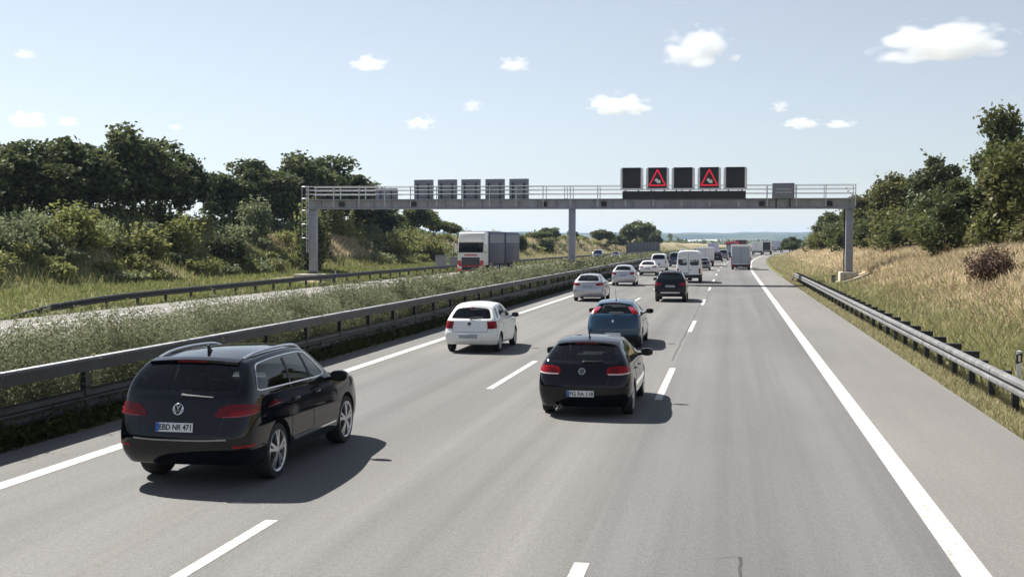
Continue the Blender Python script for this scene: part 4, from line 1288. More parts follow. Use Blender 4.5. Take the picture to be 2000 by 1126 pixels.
def dim(P, k): return tuple(tuple(v * k for v in c) for c in P)
LG = 'trees along the top of the left embankment'
LT = [  # x, y, height, crown radius, proto, label
 (-52, 70, 7.4, 3.6, 0, 'dark green tree cut off by the left edge of the view'),
 (-50, 77, 7.6, 3.0, 1, 'dark rounded tree, second from the left on the left embankment'),
 (-50.5, 83.5, 8.3, 3.3, 2, 'dark broad tree just left of the tallest tree in the left clump'),
 (-49.5, 89, 9.2, 3.3, 3, 'tallest dark tree in the middle of the left clump'),
 (-50.5, 95.5, 9.3, 3.3, 1, 'broad dark tree right of the tallest one in the left clump'),
 (-50, 101, 9.0, 2.8, 4, 'airy dark tree with sky between its limbs at the right end of the left clump'),
 (-50, 112.5, 8.0, 3.0, 2, 'dark tree right of the gap between the two clumps'),
 (-50, 119.5, 9.2, 3.8, 0, 'dark dense tree, second in the right clump of the left embankment'),
 (-50.5, 130, 10.7, 4.2, 3, 'tall dark tree in the middle of the right clump'),
 (-50, 140.5, 10.9, 4.4, 1, 'tall dark tree behind the left end of the gantry railing'),
 (-50, 151, 8.6, 4.2, 0, 'lower dark tree under the left end of the gantry beam'),
 (-49.5, 161, 6.0, 3.4, 2, 'low dark tree at the right end of the right clump'),
 (-56, 84, 8.2, 3.6, 1, 'dark tree set back behind the left clump'),
 (-57, 146, 8.0, 4.5, 2, 'dark tree set back behind the tallest trees of the right clump')]
PR = [tree(s, 'x', 9, 3.7, .2, nl + 8, npl, .25, DARK, group=LG, lobe=lb) for s, nl, npl, lb in ((11, 44, 250, (.21, .34)), (12, 46, 240, (.2, .32)), (13, 44, 250, (.22, .35)), (14, 50, 230, (.19, .31)), (15, 28, 240, (.18, .3)))]
bpy.context.view_layer.update()
for p_ in PR: remember(p_)
used = set()
def spot(P, k, x, y, H, Rc, rz, lab, H0=9., R0=3.7, dz=-.15, grp=None):
    o = P[k] if (id(P), k) not in used else copy_tree(P[k])
    used.add((id(P), k))
    o.location = (x + cxf(y), y, gzf(x + cxf(y), y) + dz); o.scale = (Rc / R0, Rc / R0, H / H0); o.rotation_euler.z = rz
    o['label'] = lab
    if grp: o['group'] = grp
    return o
rr = random.Random(5)
for x, y, H, Rc, k, lab in LT: spot(PR, k, x, y, H * .93, Rc * 1.27, rr.uniform(0, 6), lab)
# small tree behind the lorry, the big round tree and far trees on the left
PM_ = [tree(21, 'x', 5, 2.6, .4, 22, 240, .26, MIDG), tree(22, 'x', 6, 3., .6, 26, 260, .3, MIDG), tree(23, 'x', 7, 1.6, .5, 16, 200, .28, MIDG)]
bpy.context.view_layer.update()
for p_ in PM_: remember(p_)
FG = 'small trees along the far left embankment'
for x, y, H, Rc, k, lab, h0, r0 in (
 (-47, 172, 5.0, 3.2, 0, 'lone low spreading tree left of the lorry under the gantry signs', 5, 2.6),
 (-46, 183, 3.2, 3., 1, 'low bushy tree above the cab of the oncoming lorry', 6, 3.),
 (-38, 352, 9.6, 5.2, 1, 'big round tree rising behind the grey noise barrier', 6, 3.),
 (-37, 372, 6.8, 4.4, 0, 'dark lower tree at the right shoulder of the big round tree', 5, 2.6),
 (-44, 262, 3.4, 2.6, 0, 'small tree on the far bank just left of the middle gantry post', 5, 2.6),
 (-43, 285, 3.8, 1.6, 2, 'narrow pointed tree on the far bank right of the middle gantry post', 7, 1.6),
 (-42, 318, 4.6, 3.4, 1, 'rounded tree on the far bank left of the noise barrier', 6, 3.),
 (-43, 248, 2.6, 2.4, 1, 'low tree on the bank right of the lorry trailer', 6, 3.),
 (-40, 330, 4.2, 3.0, 0, 'small dark tree touching the left end of the noise barrier', 5, 2.6)):
    spot(PM_, k, x, y, H, Rc, rr.uniform(0, 6), lab, h0, r0, grp=FG)

# right hand side
RG = 'trees on the right embankment'
PRt = [tree(31, 'x', 9, 3.2, .2, 40, 330, .2, dim(MIDG, .8), group=RG, lobe=(.2, .34), twigs=30),
       tree(32, 'x', 8, 2.8, .2, 34, 340, .2, dim(DARK, .95), group=RG, lobe=(.22, .36), twigs=14),
       tree(33, 'x', 7, 2.6, .3, 34, 340, .19, dim(OLIVE, .55), group=RG, lobe=(.22, .36), twigs=20)]
bpy.context.view_layer.update()
for p_ in PRt: remember(p_)
for x, y, H, Rc, k, lab, h0, r0 in (
 (18.2, 79, 9.2, 2.9, 0, 'tallest ragged tree at the right edge of the view', 9, 3.2),
 (20.5, 86, 8.6, 3.0, 1, 'dark tree tucked behind the tallest tree on the right', 8, 2.8),
 (17.2, 74.5, 6.6, 2.8, 0, 'leafy green tree below the tallest tree, cut by the right edge', 9, 3.2),
 (16.2, 71, 6.4, 2.5, 2, 'lighter green tree in front of the tallest tree at the right edge', 7, 2.6),
 (18.5, 113, 8.9, 2.9, 1, 'dark flat-topped tree standing above the right hand thicket', 8, 2.8),
 (17.5, 133, 8.2, 3.2, 2, 'pale sparse-topped tree left of the dark flat-topped one', 7, 2.6),
 (14.6, 78.5, 5.0, 2.1, 1, 'dark dense small tree between the thicket and the tallest tree', 8, 2.8),
 (16.5, 148, 6.9, 3.1, 2, 'olive green tree just right of the right gantry post', 7, 2.6),
 (15.5, 170, 6.3, 3.4, 0, 'green tree behind the right gantry post', 9, 3.2),
 (14.5, 190, 5.6, 3.2, 1, 'dark tree left of the right gantry post, last of the row', 8, 2.8)):
    spot(PRt, k, x, y, H, Rc, rr.uniform(0, 6), lab, h0, r0)
BG = 'bushes on the right embankment'
PB = [bush(41, 'x', 1.6, 2.4, 2600, .13, dim(MIDG, .85), group=BG), bush(42, 'x', 1.6, 2.2, 2600, .13, dim(OLIVE, .6), group=BG), bush(43, 'x', 1.5, 2.6, 2400, .13, DARK, group=BG)]
bpy.context.view_layer.update()
for p_ in PB: remember(p_)
for x, y, H, Rc, k, lab in (
 (14., 82, 2.6, 2.3, 0, 'rounded green bush left of the dense small dark tree'),
 (14.6, 91, 3.0, 2.6, 1, 'olive bush in the middle of the right hand thicket'),
 (14.2, 101, 2.6, 2.4, 0, 'green bush low in the thicket right of the gantry post'),
 (14.4, 112, 2.8, 2.8, 1, 'olive bush at the foot of the dark flat-topped tree'),
 (14.0, 125, 2.8, 2.8, 2, 'dark bush right behind the right gantry post'),
 (13.6, 141, 2.8, 2.9, 0, 'green bush touching the right gantry post on its right'),
 (13.4, 158, 3.0, 3.0, 2, 'dark bush left of the right gantry post'),
 (13.0, 178, 2.8, 3.0, 1, 'olive bush at the left end of the thicket'),
 (12.4, 198, 2.6, 2.6, 2, 'dark low bush at the far left foot of the thicket'),
 (15.5, 66, 1.9, 1.8, 1, 'olive bush under the tallest tree at the right edge'),
 (17, 58, 2.2, 2., 0, 'green bush at the right edge of the view above the dry grass'),
 (15.6, 74, 3.4, 2.2, 1, 'tall olive bush below the lighter green tree at the right edge'),
 (16.4, 86, 4.2, 2.4, 2, 'tall dark bush filling the gap left of the tallest right tree'),
 (16.6, 103, 4.4, 3.0, 0, 'tall green bush in front of the dark flat-topped tree'),
 (16.2, 121, 4.4, 3.0, 1, 'tall olive bush under the pale sparse-topped tree'),
 (15.8, 150, 4.2, 3.0, 0, 'tall green bush behind the right gantry post')):
    spot(PB, k, x, y, H, Rc, rr.uniform(0, 6), lab, 2.4, 1.55)
# withered brown shrub
o = bush(47, 'withered brown shrub in the dry grass below the tall right trees', 1.5, 1.7, 2200, .07, ((.09, .055, .04), (.17, .11, .08), (.12, .08, .055)), name='withered_shrub', cat='shrub', el=4.)
o.location = (11.2, 54, gzf(11.2, 54) - .1); o.scale = (.8, 1.1, .9)
o = bush(48, 'small faded brown shrub in the dry grass near the barrier', 1., 1.1, 1000, .06, ((.12, .09, .05), (.2, .15, .09)), name='withered_shrub', cat='shrub', el=4.)
o.location = (8.8, 34, gzf(8.8, 34) - .1)
# low weeds dotted over the dry slope
for k_, (x, y, sc_, lab) in enumerate(()):
    spot(PB, k_ % 2, x, y, 2.4 * sc_, 1.55 * sc_ * 1.3, k_, lab, 2.4, 1.55, dz=-.1, grp='weed clumps on the dry slope')
# dark far right trees
for k_, (x, y, H, Rc, lab) in enumerate(((7.6, 330, 4.0, 3., 'small dark tree on the skyline at the far right bend of the road'), (7.6, 352, 5., 3.6, 'dark rounded tree on the skyline right of the far lorries'), (9, 300, 3., 2.6, 'low dark tree at the foot of the far right bank'))):
    spot(PRt, 1, x, y, H, Rc, k_ * 2., lab, 8, 2.8, grp='dark trees at the far right bend')

# left embankment bushes one can tell apart
BL = 'bushes on the left embankment'
PL = [bush(51, 'x', 1.6, 2.4, 2400, .15, OLIVE, group=BL), bush(52, 'x', 1.5, 2.6, 2400, .13, dim(YELG, .8), group=BL), bush(53, 'x', 1.5, 2.6, 2400, .15, DARK, group=BL), bush(54, 'x', 1.4, 2.6, 2200, .12, GREYG, group=BL)]
bpy.context.view_layer.update()
for p_ in PL: remember(p_)
for x, y, H, Rc, k, lab in (
 (-37.2, 101, 4.6, 2.1, 2, 'tall dark bush right beside the left gantry post'),
 (-38.5, 104, 5.4, 1.9, 0, 'tall olive bush behind the dark one at the left gantry post'),
 (-44, 104, 3.1, 2.0, 3, 'tall grey green bush left of the left gantry post'),
 (-41.5, 84, 2.8, 2.2, 1, 'yellow green bush below the tallest left tree'),
 (-42, 70, 2.5, 2.4, 1, 'bright yellow green bush at the left edge of the view'),
 (-40.6, 76, 2.4, 2.2, 0, 'olive bush at the bottom of the left embankment'),
 (-40.2, 90, 2.2, 2.0, 2, 'dark low bush at the bottom of the left embankment before the dry patch'),
 (-44, 128, 3., 2.6, 1, 'yellow green bush above the sloping dry grass left of the lorry'),
 (-41, 137, 2.4, 2.6, 0, 'olive bush left of the two roadside cabinets'),
 (-39, 150, 3.0, 2.6, 0, 'olive bush just behind the cab of the lorry'),
 (-41, 216, 2.6, 2.6, 2, 'dark bush on the orange dry bank right of the lorry'),
 (-40, 238, 2.4, 2.4, 2, 'dark bush on the far dry bank left of the middle gantry post')):
    spot(PL, k, x, y, H, Rc, rr.uniform(0, 6), lab, 2.4, 1.5)
# the scrub that covers the slope between them
rng = np.random.default_rng(61)
V = []; Cc = []
for i in range(460):
    y = rng.uniform(46, 330) if i < 260 else rng.uniform(46, 170)
    xp = rng.uniform(-53, -38.6)
    if y > 195 and rng.random() < .55: continue
    if 108 < y < 128 and xp > -46: continue
    n = int(np.interp(y, [46, 120, 330], [900, 620, 250])); lf = float(np.interp(y, [46, 330], [.12, .25]))
    H = rng.uniform(.7, 1.8) * (1 if xp < -42 else .6); R_ = rng.uniform(1.0, 2.3)
    P = bush_pts(rng, R_, H, n) + np.array([xp + cxf(y), y, float(gz(xp, y)) - .1])
    pal = [OLIVE, dim(YELG, .85), OLIVE, dim(GREYG, .9), GREYG][rng.integers(0, 5)]
    V.append(leaf_quads(P, lf, rng)); Cc.append(mixcol(rng, len(P), pal) * rng.uniform(.8, 1.2))
for i in range(75):
    y = rng.uniform(58, 175); xp = rng.uniform(-52.5, -48.5)
    P = bush_pts(rng, rng.uniform(1.4, 2.4), rng.uniform(1.6, 2.9), 520) + np.array([xp + cxf(y), y, float(gz(xp, y)) - .1])
    V.append(leaf_quads(P, .2, rng)); Cc.append(mixcol(rng, len(P), [DARK, MIDG][i % 2]))
o = quads('embankment_scrub', np.concatenate(V), np.concatenate(Cc), M['leaf'])
tag(o, 'mixed green and olive scrub covering the left embankment slope', 'scrub', kind='stuff')

# weeds growing in the median
V = []; Cc = []
def stalks(n, y0, y1, per, lf, hmul=1.):
    y = y0 + (y1 - y0) * rng.random(n) ; xp = rng.uniform(-13.1, -11.0, n)
    h = (1.62 - .0006 * np.clip(y, 0, 400)) * (1 + .13 * wob(xp, y, 3.2, 5) + .08 * wob(xp, y, .9, 6)) * rng.uniform(.72, 1.08, n) * hmul
    h *= 1 - .25 * np.abs((xp + 12.05) / 1.05) ** 3
    P = []; bx = xp + cx(y)
    lean = rng.normal(size=(n, 2)) * .12
    t = rng.random((n, per)) ** .75
    Z = h[:, None] * (.08 + .92 * t)
    X_ = bx[:, None] + lean[:, :1] * Z + rng.normal(size=(n, per)) * .07 * (1.2 - t * .6); Y_ = y[:, None] + lean[:, 1:] * Z + rng.normal(size=(n, per)) * .07
    P = np.stack([X_, Y_, Z], -1).reshape(-1, 3)
    col = mixcol(rng, len(P), ((.15, .17, .095), (.24, .255, .155), (.3, .3, .2), (.11, .13, .07)))
    tint = 1 + .18 * wob(P[:, 0], P[:, 1], 5, 7)
    V.append(leaf_quads(P, lf, rng, 2.6, .1)); Cc.append(col * tint[:, None])
stalks(5600, 13, 40, 60, .024); stalks(5600, 40, 80, 38, .042); stalks(3400, 80, 150, 20, .1); stalks(2600, 150, 300, 11, .2); stalks(1500, 300, 520, 8, .32)
stalks(700, 4, 13, 24, .04)
n_ = 5200; y = 8 + 120 * rng.random(n_) ** 1.5; xp = rng.uniform(-11.15, -10.6, n_); hh = rng.uniform(.1, .5, n_)
P = np.repeat(np.stack([xp + cx(y), y, hh * 0], 1), 7, 0); P[:, 2] = np.repeat(hh, 7) * rng.random(n_ * 7); P[:, :2] += rng.normal(size=(n_ * 7, 2)) * .05
V.append(leaf_quads(P, .05, rng, 2.6, .1)); Cc.append(mixcol(rng, len(P), ((.05, .065, .025), (.09, .1, .05), (.035, .05, .018))))
o = quads('median_weeds', np.concatenate(V), np.concatenate(Cc), M['weed'])
tag(o, 'grey green waist high weeds filling the strip between the carriageways', 'weeds', kind='stuff')

# grass
def blades(n, xr, yr, h, wd, cols, rng, lean=.35, yb=1.6, cond=None, tint=None):
    u = rng.random(n)
    y = yr[0] + (yr[1] - yr[0]) * u ** yb
    xp = rng.uniform(*xr, n)
    if cond is not None:
        k = cond(xp, y, rng); xp, y = xp[k], y[k]; n = len(y)
    k = ~((np.abs(xp - 8.3) < 1.5) & (y > 82.5) & (y < 91.5)) & ~((xp < -31) & (xp > -35.2) & (y > 84) & (y < 91.8))
    xp, y = xp[k], y[k]; n = len(y)
    z = gz(xp, y); b = np.stack([xp + cx(y), y, z - .03], 1)
    hh = h * rng.uniform(.5, 1.25, n); sc = np.clip(y / 30, 1, 8)
    a = rng.uniform(0, 6.28, n); d = np.stack([np.cos(a), np.sin(a), a * 0], 1)
    ln = rng.normal(size=(n, 3)) * lean; ln[:, 2] = 0
    tip = b + np.stack([a * 0, a * 0, hh], 1) + ln * hh[:, None]
    wv = d * (wd * sc * rng.uniform(.6, 1.4, n))[:, None]
    mid = b * .45 + tip * .55 - ln * hh[:, None] * .15
    Vb = np.stack([b - wv * .6, b + wv * .6, mid + wv, tip], 1)
    col = mixcol(rng, n, cols)
    if tint is not None: col = col * tint(xp, y)[:, None]
    return Vb, col
STRAW = ((.54, .46, .31), (.45, .37, .24), (.62, .55, .40), (.36, .27, .17))
GREEN = ((.16, .185, .07), (.28, .28, .13), (.42, .38, .22))
def dr(xp, y, r_): return r_.random(len(xp)) < np.clip(dryness(xp, y) * 1.3 - .35, .02, 1)
def gn(xp, y, r_): return r_.random(len(xp)) < np.clip(1.2 - dryness(xp, y), .05, 1)
L_ = []
L_.append(blades(90000, (7.0, 19), (14, 110), .46, .01, STRAW, rng, cond=dr, tint=lambda x, y: 1 + .2 * wob(x, y, 3, 11)))
L_.append(blades(26000, (7.0, 22), (100, 330), .5, .011, STRAW, rng, cond=dr, yb=1.2))
L_.append(blades(80000, (5.3, 13), (14, 100), .4, .011, GREEN, rng, cond=gn))
L_.append(blades(26000, (4.6, 5.4), (14, 110), .16, .009, GREEN + STRAW[:2], rng))
L_.append(blades(9000, (5.6, 10.5), (14, 70), .5, .01, GREEN, rng, yb=1.3, cond=lambda x, y, r_: wob(x, y, 4, 21) > .15))
L_.append(blades(14000, (5, 9), (100, 260), .3, .011, GREEN + STRAW[:2], rng, yb=1.2))
o = quads('roadside_grass', np.concatenate([a for a, _ in L_]), np.concatenate([c for _, c in L_]), M['blade'])
tag(o, 'dry straw coloured grass on the right slope turning green by the barrier', 'grass', kind='stuff')
# seed heads and dock stems among the dry grass
P = []
for i in range(420):
    xp = rng.uniform(7.5, 15); y = 16 + 100 * rng.random() ** 1.4; h = rng.uniform(.6, 1.15)
    m_ = 16; z = np.linspace(.35, 1, m_) * h
    P.append(np.stack([xp + cxf(y) + rng.normal(size=m_) * .03 + z * rng.normal() * .1, y + rng.normal(size=m_) * .03, gzf(xp + cxf(y), y) + z], 1))
P = np.concatenate(P)
o = quads('dry_weed_stalks', leaf_quads(P, .035, rng, 3.), mixcol(rng, len(P), ((.14, .09, .05), (.22, .15, .09), (.3, .22, .13))), M['dry_stem'])
tag(o, 'brown seed stalks standing in the dry grass on the right slope', 'weeds', kind='stuff')
L_ = []
L_.append(blades(60000, (-42, -28.9), (40, 190), .3, .016, ((.12, .16, .05), (.2, .225, .075), (.3, .28, .13)), rng, yb=1.2))
L_.append(blades(20000, (-48, -29), (180, 420), .5, .014, GREEN + STRAW[:2], rng, yb=1.))
L_.append(blades(12000, (-52, -40), (105, 420), .7, .014, STRAW, rng, yb=1.1))
L_.append(blades(9000, (-48, -40.5), (106, 130), .7, .013, STRAW, rng, yb=1.))
L_.append(blades(26000, (-52, -38), (46, 240), .62, .008, ((.2, .22, .08), (.28, .28, .11), (.4, .36, .19)), rng, yb=1.3, lean=.22))
o = quads('left_verge_grass', np.concatenate([a for a, _ in L_]), np.concatenate([c for _, c in L_]), M['blade'])
tag(o, 'green grass on the verge left of the opposite carriageway, drying to straw up the bank', 'grass', kind='stuff')
# ------------------------------------------------------------------ traffic
put_car(SUV, 'black car with roof rails and chrome window trim, nearest in the left lane', 'car', -6.77, 13.62, name='black_suv')
put_car(GOLF, 'black hatchback with red tail lamps, nearest in the middle lane', 'car', -2.55, 20.5, name='black_hatchback')
put_car(POLO, 'small white three door hatchback in the left lane', 'car', -7.2, 32.1, name='white_hatchback')
put_car(PUNTO, 'petrol blue hatchback with lamps high on its pillars, ahead of the black hatchback', 'car', -3.38, 34.3, name='blue_hatchback')
put_car(SIL1, 'silver hatchback in the left lane ahead of the white hatchback', 'car', -7.43, 61.6, name='silver_hatchback')
put_car(SIL2, 'taller pale silver car, second silver one in the left lane', 'car', -7.62, 84.2, name='silver_estate')
put_car(DSUV, 'black compact off-roader with silver bumper guard ahead of the blue hatchback', 'car', -3.12, 61.8, name='black_suv')
put_car(VAN, 'tall white panel van with two rear windows in the middle lane', 'van', -3.22, 91.5, name='white_van')
put_car(SED, 'white saloon just behind the white minibus in the left lane', 'car', -7.7, 110.6, name='white_saloon')
put_car(MPV, 'white minibus with a dark rear window in the left lane', 'van', -7.9, 131, name='white_minibus')
G1 = dict(SIL1, paint='paint_grey', side_pieces=[], sub=2)
put_car(G1, 'grey car between the tall white panel van and the white box van', 'car', -3.1, 133, name='grey_hatchback')
D1 = dict(MPV, paint='paint_navy'); D2 = dict(SIL1, paint='paint_black2', side_pieces=[])
put_car(D1, 'dark van squeezed between the white minibus and the white panel van', 'van', -7.0, 152, name='dark_van')
put_car(dict(D2, zpk=1.6), 'dark car behind the distant queue in the middle lane', 'car', -2.15, 194, head(196), name='dark_hatchback')
put_car(dict(D1, paint='paint_grey'), 'grey people carrier right of the dark car in the distant queue', 'van', -1.35, 212, head(213), name='grey_van')
put_car(dict(SIL1, paint='paint_navy', side_pieces=[]), 'dark teal car beside the white trailer in the far queue', 'car', -.5, 232, head(233), name='dark_hatchback')
# oncoming
put_car(dict(D1, paint='paint_navy'), 'dark van driving towards the camera, nearer of the two oncoming dark vehicles', 'van', -24.3 + cxf(205), 203, 0, name='dark_van', flip=True)
put_car(dict(D2, paint='paint_navy'), 'dark car driving towards the camera behind the oncoming dark van', 'car', -23.6 + cxf(222), 222, 0, name='dark_hatchback', flip=True)
put_car(dict(SED), 'white saloon far away in front of the grey noise barrier', 'car', -24 + cxf(350), 350, head(350), name='white_saloon', flip=True)
put_car(dict(D2, paint='paint_navy'), 'dark car at the right end of the grey noise barrier', 'car', -23 + cxf(376), 376, head(376), name='dark_hatchback', flip=True)

def rbox(name, x0, x1, y0, y1, z0, z1, mat, parent, bevel=.05, seg=2):
    return MB().box(x0, x1, y0, y1, z0, z1).build(name, M[mat], parent, bevel=bevel, seg=seg)
def twin(parent, y, r, hw, tw=.28):
    for sg in (-1, 1): wheel(parent, sg * (hw - tw / 2), y, r, tw, sg, 'cap')

def box_vehicle(X, Y, lab, name, cat, W=2.2, H=2.5, L=5., z0=.75, body='trailer_white', rear='shutter_grey', cabh=0., cab='paint_white2', top=None, rz=0., lamps='red_lens', wr=.34, frame=True):
    """lorry or trailer seen from behind: box with rear doors, frame, lamps, under-run bar, wheels, and a cab ahead"""
    t = thing(name, lab, cat, (X, Y, 0), rz)
    b = rbox('box_body', -W / 2, W / 2, 0, L, z0, H, body, t, .06)
    MB().box(-W / 2 + .12, W / 2 - .12, -.02, .05, z0 + .12, H - .2).build('rear_door', M[rear], b, bevel=.01)
    MB().box(-.015, .015, -.03, -.021, z0 + .12, H - .2).build('door_gap', M['plate_ink'], b)
    if top: rbox('roof_cover', -W / 2 - .02, W / 2 + .02, -.02, L + .02, H - .75, H + .03, top, t, .05)
    MB().box(-W / 2 + .1, W / 2 - .1, -.06, .06, z0 - .32, z0 - .2).build('underrun_bar', M['black_plastic'], t)
    rbox('chassis', -W / 2 + .3, W / 2 - .3, .1, L - .05, z0 - .22, z0 - .005, 'black_plastic', t, .02)
    for sg in (-1, 1):
        rbox('tail_lamp', sg * (W / 2 - .28) - .18, sg * (W / 2 - .28) + .18, -.07, .02, z0 - .18, z0 - .02, lamps, t, .02)
        rbox('mudguard', sg * (W / 2 - .18) - .14, sg * (W / 2 - .18) + .14, L * .2 - .5, L * .2 - .46, .2, z0 - .1, 'black_plastic', t, .005)
    plate(type('S', (), {'rear': staticmethod(lambda x, z: (Vector((x, -.07, z)), Vector((0, -1, 0))))}), t, 0, z0 - .26, .5, .11, white='plate_dull', blue=False)
    twin(t, L * .2, wr, W / 2 - .04)
    if cabh:
        c = rbox('cab', -W / 2 + .08, W / 2 - .08, L + .35, L + 2.1, .55, cabh, cab, t, .12)
        MB().box(-W / 2 + .2, W / 2 - .2, L + 2.09, L + 2.115, cabh * .55, cabh - .3).build('windscreen', M['glass'], c)
        for sg in (-1, 1):
            MB().box(sg * (W / 2 - .08) - .012, sg * (W / 2 - .08) + .012, L + 1., L + 1.9, cabh * .55, cabh - .35).build('side_window', M['glass'], c)
            rbox('door_mirror', sg * (W / 2 + .12) - .1, sg * (W / 2 + .12) + .1, L + 1.85, L + 1.98, cabh * .55, cabh * .55 + .5, 'black_plastic', c, .03)
        twin(t, L + 1.2, wr, W / 2 - .06)
    return t
# white trailer in the right lane
t = box_vehicle(1.12, 137.6, 'white box trailer with a grey rear door and red lamps, alone in the right lane', 'box_trailer', 'trailer', W=2.2, H=2.85, L=5.2, z0=.6, cabh=0, wr=.33)
rbox('roof_edge', -1.12, 1.12, -.03, .2, 2.62, 2.9, 'paint_white2', t, .06)
for sg in (-1, 1): MB().box(sg * 1.06 - .05, sg * 1.06 + .05, -.045, -.01, .45, 1.5).build('lamp_column', M['pink_lens' if sg > 0 else 'red_lens'], t, bevel=.01)
rbox('drawbar', -.06, .06, 5.2, 6.6, .42, .52, 'galv_dark', t, .01)
put_car(dict(MPV, paint='paint_white2'), 'white van pulling the box trailer in the right lane', 'van', 1.12 + .3, 144.4, 0, name='white_van')
box_vehicle(-3.35, 157, 'white box van ahead of the grey car in the middle lane', 'box_van', 'van', W=2.25, H=2.5, L=3.6, z0=.8, rear='trailer_white', cabh=2.1)
box_vehicle(-3.9, 258, 'pale lilac box van over the far queue in the left lane', 'box_van', 'van', W=2.1, H=3.0, L=4.5, z0=.85, body='lilac', rear='lilac', cabh=2.3, rz=head(258))
box_vehicle(.05, 250, 'far lorry with a bright red roof cover', 'lorry', 'lorry', W=2.3, H=3.3, L=6, z0=.95, body='trailer_white', top='bright_red', cabh=2.8, rz=head(250), wr=.45)
box_vehicle(2.2, 285, 'far lorry with a dark maroon tarpaulin showing above the white trailer', 'lorry', 'lorry', W=2.5, H=3.8, L=7, z0=1., body='maroon', rear='maroon', cabh=3., rz=head(285), wr=.48)
box_vehicle(6.4, 306, 'grey white lorry, first of the far right queue after the trailer', 'lorry', 'lorry', W=2.5, H=3.4, L=7.5, z0=1., body='trailer_white', rear='trailer_white', cabh=2.9, rz=head(306), wr=.48)
box_vehicle(9.2, 322, 'white lorry with a dark rear, second of the far right queue', 'lorry', 'lorry', W=2.55, H=3.5, L=8, z0=1., body='trailer_white', rear='black_plastic', cabh=3., rz=head(322), wr=.48)
box_vehicle(14.6, 388, 'lilac grey lorry farthest right at the bend', 'lorry', 'lorry', W=2.55, H=3.7, L=10, z0=1., body='lilac', rear='lilac', cabh=3., rz=head(388), wr=.48)
# oncoming lorry
t = thing('lorry', 'white and red lorry with grey curtain sides driving towards the camera', 'lorry', (-23.6, 105.6, .05), 0)
def LB_(name, x0, x1, y0, y1, z0, z1, mat, parent=t, bevel=.04): return rbox(name, x0, x1, y0, y1, z0, z1, mat, parent, bevel)
cab = MB().prism([(0, .95), (-.02, 1.75), (.05, 2.15), (.18, 3.12), (.55, 3.95), (.9, 4.05), (2.25, 4.05), (2.25, .95)], -1.22, 1.22, 'x').build('cab', M['cab_white'], t, bevel=.07, seg=3)
def slab(nm, pts, mat, hw, off=.02, par=None, x0=None, x1=None):
    """panel over a stretch of the cab front profile"""
    a, b_ = (x0, x1) if x0 is not None else (-hw, hw)
    (ya, za), (yb_, zb) = pts
    return MB().add([(a, ya - off, za), (b_, ya - off, za), (b_, yb_ - off, zb), (a, yb_ - off, zb), (a, ya + .02, za), (b_, ya + .02, za), (b_, yb_ + .02, zb), (a, yb_ + .02, zb)],
        [(0, 1, 2, 3), (0, 4, 5, 1), (1, 5, 6, 2), (2, 6, 7, 3), (3, 7, 4, 0)]).build(nm, M[mat], par or cab)
slab('windscreen', ((.052, 2.16), (.172, 3.08)), 'glass', 1.16)
slab('sun_visor', ((.10, 3.08), (.02, 3.2)), 'cab_white', 1.12, .1)
slab('grille', ((-.02, .95), (-.02, 1.72)), 'black_plastic', .85, .025)
for z in (1.1, 1.28, 1.46, 1.62): slab('grille_bar', ((-.03, z), (-.03, z + .04)), 'sign_back', .82, .03)
slab('name_strip', ((0., 1.86), (.015, 1.98)), 'cab_red', .6, .022)
bp_ = MB().prism([(-.12, .42), (-.14, .9), (-.02, 1.02), (.5, 1.02), (.5, .42)], -1.25, 1.25, 'x').build('bumper', M['cab_red'], cab, bevel=.06, seg=3)
MB().box(-.8, .8, -.155, -.142, .52, .86).build('lower_grille', M['black_plastic'], bp_)
for sg in (-1, 1):
    rbox('headlamp', sg * 1.0 - .2, sg * 1.0 + .2, -.16, -.1, .66, .9, 'clear_lens', cab, .03)
    MB().box(sg * 1.05 - .17, sg * 1.05 + .17, -.045, .0, 1.0, 1.42).build('corner_panel', M['cab_red'], cab, bevel=.02)
    mm_ = rbox('door_mirror', sg * 1.42 - .12, sg * 1.42 + .12, -.02, .14, 2.2, 3.0, 'cab_white', cab, .05)
    MB().tube([(sg * 1.2, .1, 2.9), (sg * 1.42, .06, 2.95)], .03, 6).tube([(sg * 1.2, .1, 2.25), (sg * 1.42, .06, 2.2)], .03, 6).build('mirror_arm', M['black_plastic'], mm_)
    dr_ = MB().box(sg * 1.225 - .012, sg * 1.225 + .012, .25, 1.3, 1.1, 3.05).build('door', M['cab_white'], cab, bevel=.01)
    MB().box(sg * 1.238 - .006, sg * 1.238 + .006, .35, 1.25, 2.1, 3.0).build('side_window', M['glass'], dr_)
LB_('chassis', -.5, .5, .6, 18.0, .62, .94, 'black_plastic')
for (y0, y1, nm) in ((2.6, 9.9, 'cargo_box'), (10.6, 18.3, 'cargo_box')):
    b = LB_(nm, -1.27, 1.27, y0, y1, 1.0, 4.12, 'curtain', t, .04)
    for sg in (-1, 1):
        MB().box(sg * 1.275 - .01, sg * 1.275 + .01, y0 + .1, y1 - .1, 3.05, 3.86).build('upper_band', M['curtain_pale'], b)
        MB().box(sg * 1.28 - .01, sg * 1.28 + .01, y0, y1, 3.9, 4.1).build('roof_rail', M['truck_blue'], b)
        for yy in np.arange(y0 + .6, y1 - .3, .75): MB().box(sg * 1.282 - .006, sg * 1.282 + .006, yy, yy + .04, 1.05, 3.0).build('curtain_strap', M['truck_blue'], b)
    MB().box(-1.22, 1.22, y0 + .05, y1 - .05, 4.121, 4.15).build('roof_sheet', M['tarp_pale'], b, bevel=.01)
    MB().box(-1.2, 1.2, y0 - .015, y0 - .001, 1.1, 3.9).build('front_panel', M['truck_blue'], b)
    MB().box(-1.15, 1.15, y1 + .001, y1 + .02, 1.1, 4.0).build('rear_door', M['curtain'], b)
